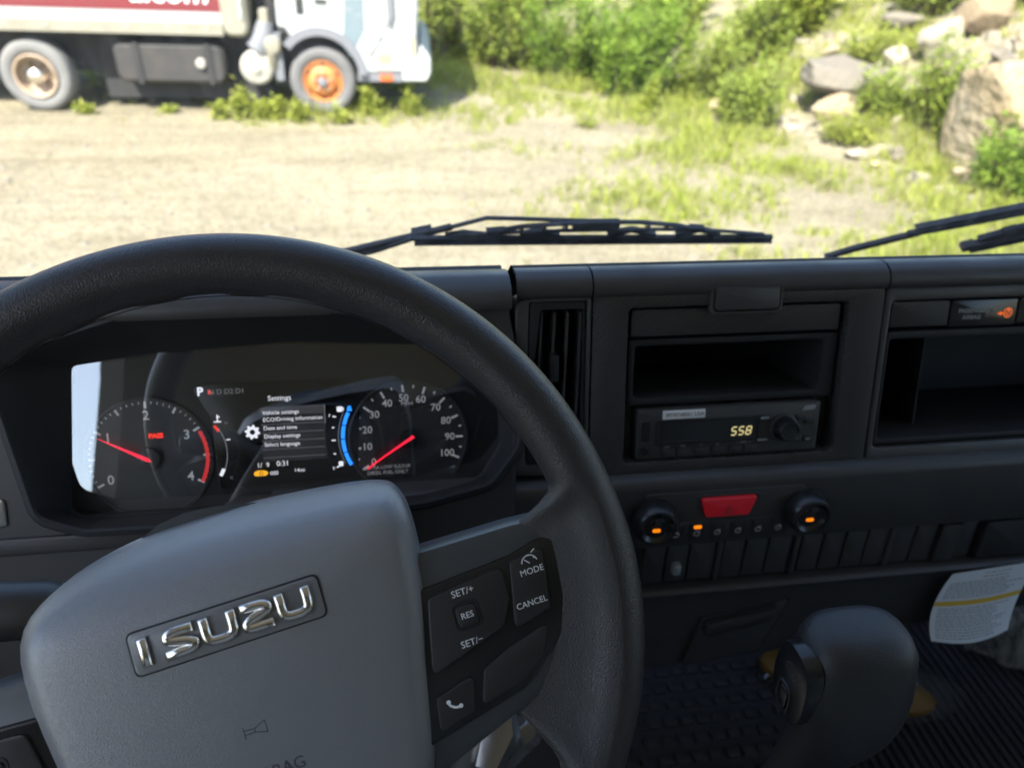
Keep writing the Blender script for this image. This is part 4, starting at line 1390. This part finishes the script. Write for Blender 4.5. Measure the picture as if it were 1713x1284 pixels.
mj, mi, kmj = [], [], []
for v in range(0, 101, 5):
    a = sang(v)
    if v % 10 == 0:
        mj.append([pol(SC, 43, a), pol(SC, 49.6, a)])
    else:
        mi.append([pol(SC, 46.8, a), pol(SC, 49.4, a)])
for k in range(0, 161, 10):
    a = sang(k * .6214)
    kmj.append([pol(SC, 31.2, a), pol(SC, 33, a)])
strokes('major_ticks', mj, 1.9, 'dial_print', ring, w1=-6.6)
strokes('minor_ticks', mi, 1.3, 'dial_print', ring, w1=-6.6)
strokes('kilometre_ticks', kmj, .9, 'dial_dim', ring, w1=-6.6)
text('numerals', [(str(v), *pol(SC, 37.6, sang(v)), 9.2, 'CENTER') for v in range(0, 101, 10)], 'dial_print', ring, -6.5, bold=.1)
text('kilometre_numerals', [(str(k), *pol(SC, 25.6, sang(k * .6214)), 5.2, 'CENTER') for k in range(20, 161, 20)], 'dial_dim', ring, -6.5)
text('unit_lettering', [('MPH', 107, 14.6, 5.4, 'CENTER')], 'dial_print', ring, -6.5)
text('kilometre_unit', [('km/h', 107, 2.2, 4.6, 'CENTER')], 'dial_dim', ring, -6.5)
text('fuel_notice', [('ULTRA LOW SULFUR', 87, -42.6, 4.4, 'CENTER'), ('DIESEL FUEL ONLY', 87, -47.6, 4.4, 'CENTER')], 'dial_print', ring, -6.4)
lathe('needle_hub', [(8.5, -6.5), (8, -2), (6, -1)], 'dial', ring, (*SC, 0), n=30)
na = 213.5
mk('needle', [pol(SC, -6, na - 14) + (-.5,), pol(SC, -6, na + 14) + (-.5,), pol(SC, 45, na + .9) + (-2.2,), pol(SC, 45, na - .9) + (-2.2,)], [(0, 1, 2, 3)], 'needle', ring, 0)
# clear lens, slightly bowed
ll = [inset(lensL, -.5)] + [[(p[0] * k, (p[1] - 2) * k + 2) for p in lensL] for k in (.75, .5, .25, .02)]
loft('clear_lens', [lift(l, w) for l, w in zip(ll, (0.2, .3, .4, .45, .5))], 'lens', clu, smooth=180)

# ------------------------------------------------------------------ steering column
MW = frame((-.0946, .2677, 1.9162), 37.5)
colu = thing('steering_column', MW, 'steering column shroud with a thick black lever left behind the wheel', 'steering column')
cs = [lift(rect(-52 - k * 6, 52 + k * 6, -52 - k * 6, 46 + k * 7, 18), w) for k, w in ((0, -34), (0.3, -60), (1.2, -130), (2.2, -230), (3, -330))]
loft('shroud', cs, 'dash', colu, cap0=True)
tube('lever', [(-40, -6, -82), (-80, 8, -68), (-100, 16, -60), (-114, 19, -56), (-140, 20, -54), (-160, 20, -53), (-164, 20, -53)], [8, 9, 13, 16, 17, 15, 8], 'dash', colu, n=20)
hp = [lift(smooth_loop([(-62, 30), (-30, 62), (40, 60), (64, 28), (55, -40), (-55, -40)], 4), w) for w in (-70, -42)]
hp.append(lift(inset(smooth_loop([(-62, 30), (-30, 62), (40, 60), (64, 28), (55, -40), (-55, -40)], 4), 8), -34))
loft('hub_cover', hp, 'spoke', colu)

# ------------------------------------------------------------------ steering wheel
MS = frame((-.0946, .2677, 1.9162), 37.5, 13.5)
wheel = thing('steering_wheel', MS, 'black leather steering wheel with chrome letter badge on its airbag cover', 'steering wheel')
RC, TB = 204.0, 16.3
loops = []
NT, NP = 288, 28


def sstep(a, b, x):
    t = max(0, min(1, (x - a) / (b - a)))
    return t * t * (3 - 2 * t)


def ext(th):
    """how far the leather flares in where a spoke joins (degrees)"""
    e = 0
    for a in (th, 180 - th):
        a = (a + 180) % 360 - 180
        e = max(e, 34 * sstep(9.5, 4.0, a) * sstep(-39, -30, a) if -45 < a < 12 else 0)
    return e


for i in range(NT):
    th = 360 * i / NT
    e = ext(th)
    grip = 1.0 + .07 * sstep(24, 6, abs(((th + 13 + 180) % 360) - 180)) + .07 * sstep(24, 6, abs(((180 - th + 13 + 180) % 360) - 180))
    bump_ = 1.3 * math.sin(R(th) * 26) * sstep(30, 50, th) * sstep(150, 130, th)
    l = []
    for j in range(NP):
        ps = 2 * math.pi * j / NP
        inn = max(0, -math.cos(ps))
        rr = RC + TB * grip * math.cos(ps) - e * inn ** 1.3
        w = 17.0 * grip * math.sin(ps) * (1 - .85 * (e / 34) * inn ** .6)
        w -= 5 * (e / 34) * inn
        if math.sin(ps) < 0:
            rr -= bump_ * inn
        l.append((rr * math.cos(R(th)), rr * math.sin(R(th)), w))
    loops.append(l)
loft('rim', loops + [loops[0]], 'leather', wheel, cap1=False, smooth=60)
# rim seam on the inner back side
strokes('rim_seam', [[(187.2 * math.cos(R(a)), 187.2 * math.sin(R(a))) for a in range(20, 161, 4)]], .6, 'deep', wheel, w1=-3)
cov = smooth_loop([(-84, -100), (-58, -122), (0, -126), (58, -122), (82, -98), (96, -40), (104.5, 0), (106.5, 36), (103, 53), (94, 60.5), (69, 65.5), (22, 70), (-21, 70.5), (-55, 66.5), (-80, 57.5), (-97, 42), (-101, 8), (-96, -35)], 4)[::1]
if area(cov) < 0:
    cov = cov[::-1]
cc = (2, -28)


def scl(loop, k):
    return [(cc[0] + (p[0] - cc[0]) * k, cc[1] + (p[1] - cc[1]) * k) for p in loop]


i3, i12 = inset(cov, 1.2), inset(cov, 9)
ab = loft('airbag_cover', [lift(inset(cov, 2), -62), lift(cov, -50), lift(cov, -6), lift(i3, -1), lift(inset(cov, 4), 3.2), lift(i12, 7.6), lift(inset(cov, 12), 8.8), lift(inset(cov, 16), 9.6), lift(scl(inset(cov, 16), .9), 10.4), lift(scl(inset(cov, 16), .8), 11), lift(scl(inset(cov, 16), .67), 11.6),
                           lift(scl(inset(cov, 16), .55), 12), lift(scl(inset(cov, 16), .3), 12.5), lift(scl(inset(cov, 16), .05), 12.7)], 'airbag', wheel, smooth=28)
for v in ab.data.vertices:
    y_ = v.co.y * 1000
    if y_ > 27 and v.co.z > -.02:
        v.co.z -= .033 * ((y_ - 27) / 43) ** 2.0
# badge
BW = 12.6
panel('badge_groove', rect(-44, 53, 3.4, 26.2, 4), 8, BW - .15, .2, 'deep', ab)
panel('badge_plate', rect(-43.2, 52.2, 4.2, 25.4, 3.4), 8, BW + .1, .5, 'airbag', ab)
LW = 5.1
H0, H1 = 7.6, 22.2
hw = LW / 2
letters = [
    [[(-36.6, H0), (-36.6, H1)]],
    [[(-11.8, H1 - 2), (-21.4, H1 - 2), (-24.6, H1 - 3.0), (-25.2, H1 - 5.2), (-22.4, H1 - 6.5), (-15.4, H0 + 6.6), (-12.6, H0 + 5.0), (-13.2, H0 + 3.0), (-16.4, H0 + 2), (-27.4, H0 + 2)]],
    [[(-6.6, H1), (-6.6, H0 + 5.2), (-5.6, H0 + 3.0), (-2.8, H0 + 2), (3.2, H0 + 2), (6.0, H0 + 3.0), (7.0, H0 + 5.2), (7.0, H1)]],
    [[(11.6, H1 - 2), (21.6, H1 - 2), (24.8, H1 - 3.0), (25.2, H1 - 5.2), (22.4, H1 - 6.5), (15.4, H0 + 6.2), (13.2, H0 + 4.4), (14.0, H0 + 2.4), (16.4, H0 + 2), (27.0, H0 + 2)]],
    [[(31.6, H1), (31.6, H0 + 5.2), (32.6, H0 + 3.0), (35.4, H0 + 2), (41.2, H0 + 2), (44.0, H0 + 3.0), (45.0, H0 + 5.2), (45.0, H1)]]]


def round_path(p, n=4):
    if len(p) < 3:
        return p
    out = [p[0]]
    for i in range(1, len(p) - 1):
        a, b_, c_ = Vector(p[i - 1]), Vector(p[i]), Vector(p[i + 1])
        s, e_ = b_ + (a - b_) * .35, b_ + (c_ - b_) * .35
        for j in range(n + 1):
            t = j / n
            out.append(tuple((1 - t) ** 2 * s + 2 * t * (1 - t) * b_ + t * t * e_))
    out.append(p[-1])
    return out


for L in letters:
    strokes('badge_letter', [round_path(p) for p in L], LW, 'chrome', ab, w0=BW, w1=BW + 2.6, bev=1.2, smooth=50)
strokes('horn_symbol', [[(-2, -36), (-2, -42.5)], [(-2, -38), (3, -38.5), (9, -35.8)], [(9, -35.8), (9, -42), (3, -40.2), (-2, -40.2)], [(3.2, -38.4), (3.2, -40.2)]], .8, 'print_dark', ab, w0=11.5, w1=12.7, bev=.2)
text('airbag_lettering', [('SRS AIRBAG', 0, -62, 8.6, 'CENTER')], 'print_dark', ab, 12.6)
for sd in (1, -1):
    def mir(pts):
        return [(sd * p[0], p[1]) for p in pts]
    sp = panel('spoke', rpoly(mir([(70, 20), (157, 18.5), (177, 17), (189, 6), (189, -25), (172, -57), (146, -78), (70, -104)]), [4, 10, 12, 10, 20, 20, 10, 4]), -26, .5, 6, 'spoke', wheel)
    bp_ = panel('switch_plate', rpoly(mir([(90, -1.5), (152, 2), (171, 6.5), (181, 2), (180, -19), (167, -48), (141, -69), (80, -82)]), [3, 10, 8, 7, 20, 20, 12, 3]), -8, 2.6, 1.6, 'gloss_black', wheel)
    B = []
    B.append(panel('button', rpoly(mir([(103, -6), (146, -2.2), (145.5, -20), (138.5, -33), (94, -47)]), 4), 0, 4.4, 1.2, 'button', wheel))
    B.append(panel('button', rpoly(mir([(151, -1), (171, 1.2), (166, -32), (143.6, -37)]), 3), 0, 4.0, 1.0, 'button', wheel))
    B.append(panel('button', rpoly(mir([(121.5, -51.5), (138, -44.8), (163, -38.2), (155, -55), (141, -64), (115, -70)]), 3), 0, 4.0, 1.0, 'button', wheel))
    B.append(panel('button', rpoly(mir([(93, -57.5), (115.5, -52), (111, -71), (90, -75.5)]), 3), 0, 4.0, 1.0, 'button', wheel))
    holed('button_ring', rect(*sorted((sd * 113.2, sd * 128.6)), -28.6, -13, 4.5), rect(*sorted((sd * 114.6, sd * 127.2)), -27.2, -14.4, 3.6), 4.8, 3.7, 4.1, .4, 'deep', B[0])
    panel('center_key', rect(*sorted((sd * 115.4, sd * 126.4)), -26.4, -15.2, 3), 3.8, 5.6, .8, 'button', B[0])
    if sd == 1:
        text('lettering', [('SET/+', 122, -8.2, 5.2, 'CENTER'), ('RES', 121, -20.8, 4.6, 'CENTER'), ('SET/−', 119.5, -35.2, 5.2, 'CENTER')], 'print_white', B[0], 5.8)
        text('lettering', [('MODE', 161.5, -9.5, 4.8, 'CENTER'), ('CANCEL', 156.5, -26, 4.6, 'CENTER')], 'print_white', B[1], 4.2)
        strokes('cruise_symbol', [arc(161.5, -5.2, 4.4, 10, 170, 14), [(161.5, -5.2), (159, -2.6)], [(163.6, .2), (166, 1.6)], [(164.2, -3.2), (164.8, -2.6)]], .55, 'print_white', B[1], w1=4.2)
        strokes('phone_symbol', [round_path([(98.2, -61.4), (99.0, -63.6), (101.4, -65.4), (104.6, -65.6)])], 1.3, 'print_white', B[3], w1=4.2)
        flat('phone_ends', [disc(98.6, -61.6, 1.2), disc(104.4, -65.3, 1.2)], 4.25, 'print_white', B[3])

# ------------------------------------------------------------------ gear selector
KX, KY, KZ = .287, .276, 1.818
shift = thing('gear_lever', Matrix.Translation((KX, KY, KZ)), 'fat black gear lever knob with oval button plate on its left side', 'gear lever')


def superell(a, b, ox, oy, z, n=40, e=2.7):
    out = []
    for i in range(n):
        t = 2 * math.pi * i / n
        c_, s_ = math.cos(t), math.sin(t)
        out.append((ox + a * math.copysign(abs(c_) ** (2 / e), c_), oy + b * math.copysign(abs(s_) ** (2 / e), s_), z))
    return out


prof = [(2, 2, 0, 8, 45), (20, 13, 0, 8, 44.5), (31, 20, 0, 7, 42), (37, 25, 0, 6, 37), (40.5, 28.5, 1, 5, 29), (42, 31.5, 1, 3, 15), (42, 33.5, 1, 0, 0), (39.5, 33.5, 1, -3, -18), (35.5, 31, 0, -5, -34), (30, 27.5, -3, -6, -48), (25, 23, -6, -6, -62), (21, 20, -9, -4, -80), (19, 18, -12, 0, -120), (18, 17, -14, 8, -180)]
loft('knob', [superell(a * .93, b_ * .95, ox, oy, z) for a, b_, ox, oy, z in prof], 'knob', shift, cap0=True, smooth=60)
pl = thing_p = None
Mp = Matrix(((0, 0, -1, 0), (-1, 0, 0, 0), (0, 1, 0, 0), (0, 0, 0, 1)))     # plate faces the driver (-x)


def side_part(o):
    o.matrix_local = Matrix.Translation((-.0375, .001, .002)) @ Matrix.Rotation(R(-4), 4, 'Y') @ Mp
    return o


ov = smooth_loop([(0, 32), (15, 27), (20, 8), (19, -18), (10, -31), (-4, -33), (-16, -24), (-20, -2), (-15, 24)], 3)
sp_ = side_part(panel('side_plate', ov if area(ov) > 0 else ov[::-1], -6, 5.5, 2, 'gloss_black', shift))
holed('release_frame', rect(-9, 8, -27, -3, 6), rect(-7, 6, -25, -5, 5), 7, 5, 5.2, .6, 'button', sp_)
panel('release_button', rect(-6, 5, -24, -6, 4.5), 5, 7.6, 1.4, 'gloss_black', sp_)
strokes('plate_symbol', [arc(0, 12, 6, 20, 340, 16), arc(0, 12, 3, 200, 500, 12)], .8, 'dial_ring', sp_, w1=5.7)
tube('shaft', [(-14, 8, -150), (-15, 20, -300), (-15, 40, -690)], [14, 12, 12], 'rubber', shift, n=14)

# ------------------------------------------------------------------ floor, pedals, loose things
FZ = 1.15
mat1 = thing('studded_floor_mat', (.45, .6, FZ), 'black rubber floor mat with raised studs on the driver side', 'floor mat')
mk('sheet', [(-.42, -.5, 0), (.19, -.5, 0), (.19, .33, 0), (-.42, .33, 0), (-.42, -.5, -.006), (.19, -.5, -.006), (.19, .33, -.006), (-.42, .33, -.006)],
   [(0, 1, 2, 3), (4, 7, 6, 5), (0, 4, 5, 1), (1, 5, 6, 2), (2, 6, 7, 3), (3, 7, 4, 0)], 'rubber', mat1, 0, unit=1.0)
lug = panel('stud', rect(-11, 11, -9, 9, 4), -1, 5, 2.5, 'rubber', mat1)
lug.location = (-.06, -.12, 0)
for j in range(10):
    for i in range(13):
        x, y = -.16 + .027 * i + (.0135 if j % 2 else 0), -.12 + .03 * j
        if i == 0 and j == 0:
            continue
        inst(lug, mat1, (x * 1000, y * 1000, 0))
mat2 = thing('ribbed_floor_mat', (.95, .6, FZ), 'black ribbed rubber floor mat on the passenger side', 'floor mat')
mk('sheet', [(-.30, -.4, 0), (.40, -.4, 0), (.40, .33, 0), (-.30, .33, 0), (-.30, -.4, -.006), (.40, -.4, -.006), (.40, .33, -.006), (-.30, .33, -.006)],
   [(0, 1, 2, 3), (4, 7, 6, 5), (0, 4, 5, 1), (1, 5, 6, 2), (2, 6, 7, 3), (3, 7, 4, 0)], 'rubber', mat2, 0, unit=1.0)
rib = panel('rib', rect(-4, 4, -380, 320, 1.5), -1, 6, 2, 'rubber', mat2)
rib.location = (-.29, 0, 0)
for i in range(1, 42):
    inst(rib, mat2, (-290 + 15.5 * i, 0, 0))

ped = thing('brake_pedal', frame((.125, .60, 1.545), 60), 'black ribbed brake pedal on a steel arm below the wheel spoke', 'pedal')
pp_ = panel('pad', rpoly([(-34, -36), (38, -36), (42, 30), (-30, 30)], 8), -10, 0, 3, 'rubber', ped)
for k in range(6):
    panel('pad_rib', rect(-24 + 10 * k, -19 + 10 * k, -28, 24, 2), -1, 2.5, 1, 'rubber', pp_)
tube('arm', [(0, 10, -10), (-10, 60, -40), (-20, 160, -60), (-30, 300, -60)], 9, 'steel', ped, n=8)
link = thing('steering_shaft', Matrix.Translation((.045, .44, 1.52)), 'bare steel steering shaft joint under the wheel spoke', 'steering shaft')
tube('shaft', [(-30, -80, -160), (0, 0, 0), (10, 60, 110)], [20, 20, 18], 'steel', link, n=14)
tube('yoke', [(18, -30, 0), (34, 0, 14), (36, 30, 40)], [14, 22, 16], 'steel', link, n=8, flat=.7)
tube('clear_sleeve', [(30, -10, -10), (62, 10, 4), (76, 24, 12)], [22, 24, 14], 'clear_plastic', link, n=9, flat=.6)


def crumple(name, outline, zc, amp, seed, m, parent, rows=14):
    """thin crinkled sheet over an outline (metres, local xy)"""
    n = len(outline)
    cx, cy = sum(p[0] for p in outline) / n, sum(p[1] for p in outline) / n
    vs, fs = [], []
    for k in range(rows + 1):
        q = k / rows
        for p in outline:
            x, y = cx + (p[0] - cx) * q, cy + (p[1] - cy) * q
            h = zc * (1 - q ** 2.2) + amp * noise.fractal(Vector((x * 22 + seed, y * 22, seed)), .8, 2.2, 4) * (1 - .6 * q) + amp * .4
            vs.append((x, y, max(h, .003)))
    for k in range(rows):
        for i in range(n):
            j = (i + 1) % n
            fs.append((k * n + i, k * n + j, (k + 1) * n + j, (k + 1) * n + i))
    return mk(name, vs, fs, m, parent, 50, unit=1.0)


yp = thing('yellow_pouch', (.72, .69, FZ + .006), 'yellow brown item inside a clear plastic sleeve behind the gear lever', 'packet')
ycore = [lift([(x * sx + ox, y * sy + oy) for x, y in disc(0, 0, 1, 20)], z) for sx, sy, ox, oy, z in ((.10, .03, 0, .0, .0), (.135, .05, 0, 0, .012), (.135, .05, 0, 0, .024), (.11, .036, 0, 0, .036), (.05, .015, 0, 0, .04))]
co = loft('contents', ycore, 'yellow_item', yp, cap0=True, unit=1.0)
co.rotation_euler = (0, 0, R(-24))
co.location = (-.012, -.008, .0)
co.scale = (1.03, .95, 1)
so = [(x * .18, y * .085) for x, y in disc(0, 0, 1, 28)]
so = [(p[0] + (.05 if p[0] > .12 else 0), p[1]) for p in so]
so = smooth_loop([(-.14, .06), (-.06, .09), (.05, .06), (.195, -.035), (.10, -.085), (-.02, -.06), (-.12, -.01)], 5)
crumple('sleeve', so, .05, .012, 3.0, 'clear_plastic', yp)
bagt = thing('plastic_bag', (1.10, .70, FZ + .008), 'crumpled clear plastic bag at the right edge of the floor', 'plastic bag')
crumple('film', smooth_loop([(-.14, .02), (-.10, .06), (.0, .08), (.16, .08), (.22, .0), (.18, -.08), (.06, -.085), (-.03, -.06), (-.09, -.02)], 5), .13, .05, 8.0, 'milky_plastic', bagt, rows=18)

# warning leaflet hanging from the lower dash
pap = thing('warning_leaflet', ML, 'curled white leaflet with printed lines and yellow band hanging under the switches', 'leaflet')


def pap_pt(s, t, off=0.0):
    """s 0..1 left to right, t 0..1 top to bottom"""
    lx = 360 - 15 * math.sin(t * 2.2) + 6 * t * t
    rx = 462 - 30 * t + 15 * t * t
    u = lx + (rx - lx) * s
    v = -136 - 86 * t + s * (8 - 3 * t) - 5 * math.sin(math.pi * s) * t
    w = 7 + 10 * t * t + 6 * math.sin(math.pi * s) * t + off
    return (u, v, w)


def pap_strip(name, s0, s1, t0, t1, m, parent, off, ns=10, nt_=10):
    vs = [pap_pt(s0 + (s1 - s0) * i / ns, t0 + (t1 - t0) * j / nt_, off) for j in range(nt_ + 1) for i in range(ns + 1)]
    fs = [(j * (ns + 1) + i, j * (ns + 1) + i + 1, (j + 1) * (ns + 1) + i + 1, (j + 1) * (ns + 1) + i) for j in range(nt_) for i in range(ns)]
    return vs, fs


v1, f1 = pap_strip('', 0, 1, 0, 1, '', None, 0, 14, 14)
v2, f2 = pap_strip('', 0, 1, 0, 1, '', None, -.4, 14, 14)
sheet = mk('sheet', v1 + v2, f1 + [tuple(i + len(v1) for i in q) for q in f2], 'paper', pap, 60)
v1, f1 = pap_strip('', 0, 1, .42, .485, '', None, .25, 12, 1)
mk('yellow_band', v1, f1, 'paper_band', pap, 0)
rs = random.Random(4)
vs, fs = [], []
for t in [.05, .10, .155, .19, .225, .26, .295, .33, .365, .52, .555, .59, .63, .665, .70, .735, .77, .81, .85, .89, .93]:
    s = .06 if t > .15 else .4
    end = rs.uniform(.7, .95) if t > .15 else .7
    while s < end:
        L_ = rs.uniform(.02, .07)
        a1, b1 = pap_strip('', s, min(end, s + L_), t, t + .013, '', None, .3, 2, 1)
        fs += [tuple(i + len(vs) for i in q) for q in b1]
        vs += a1
        s += L_ + .012
mk('printed_lines', vs, fs, 'print_text', pap, 0)
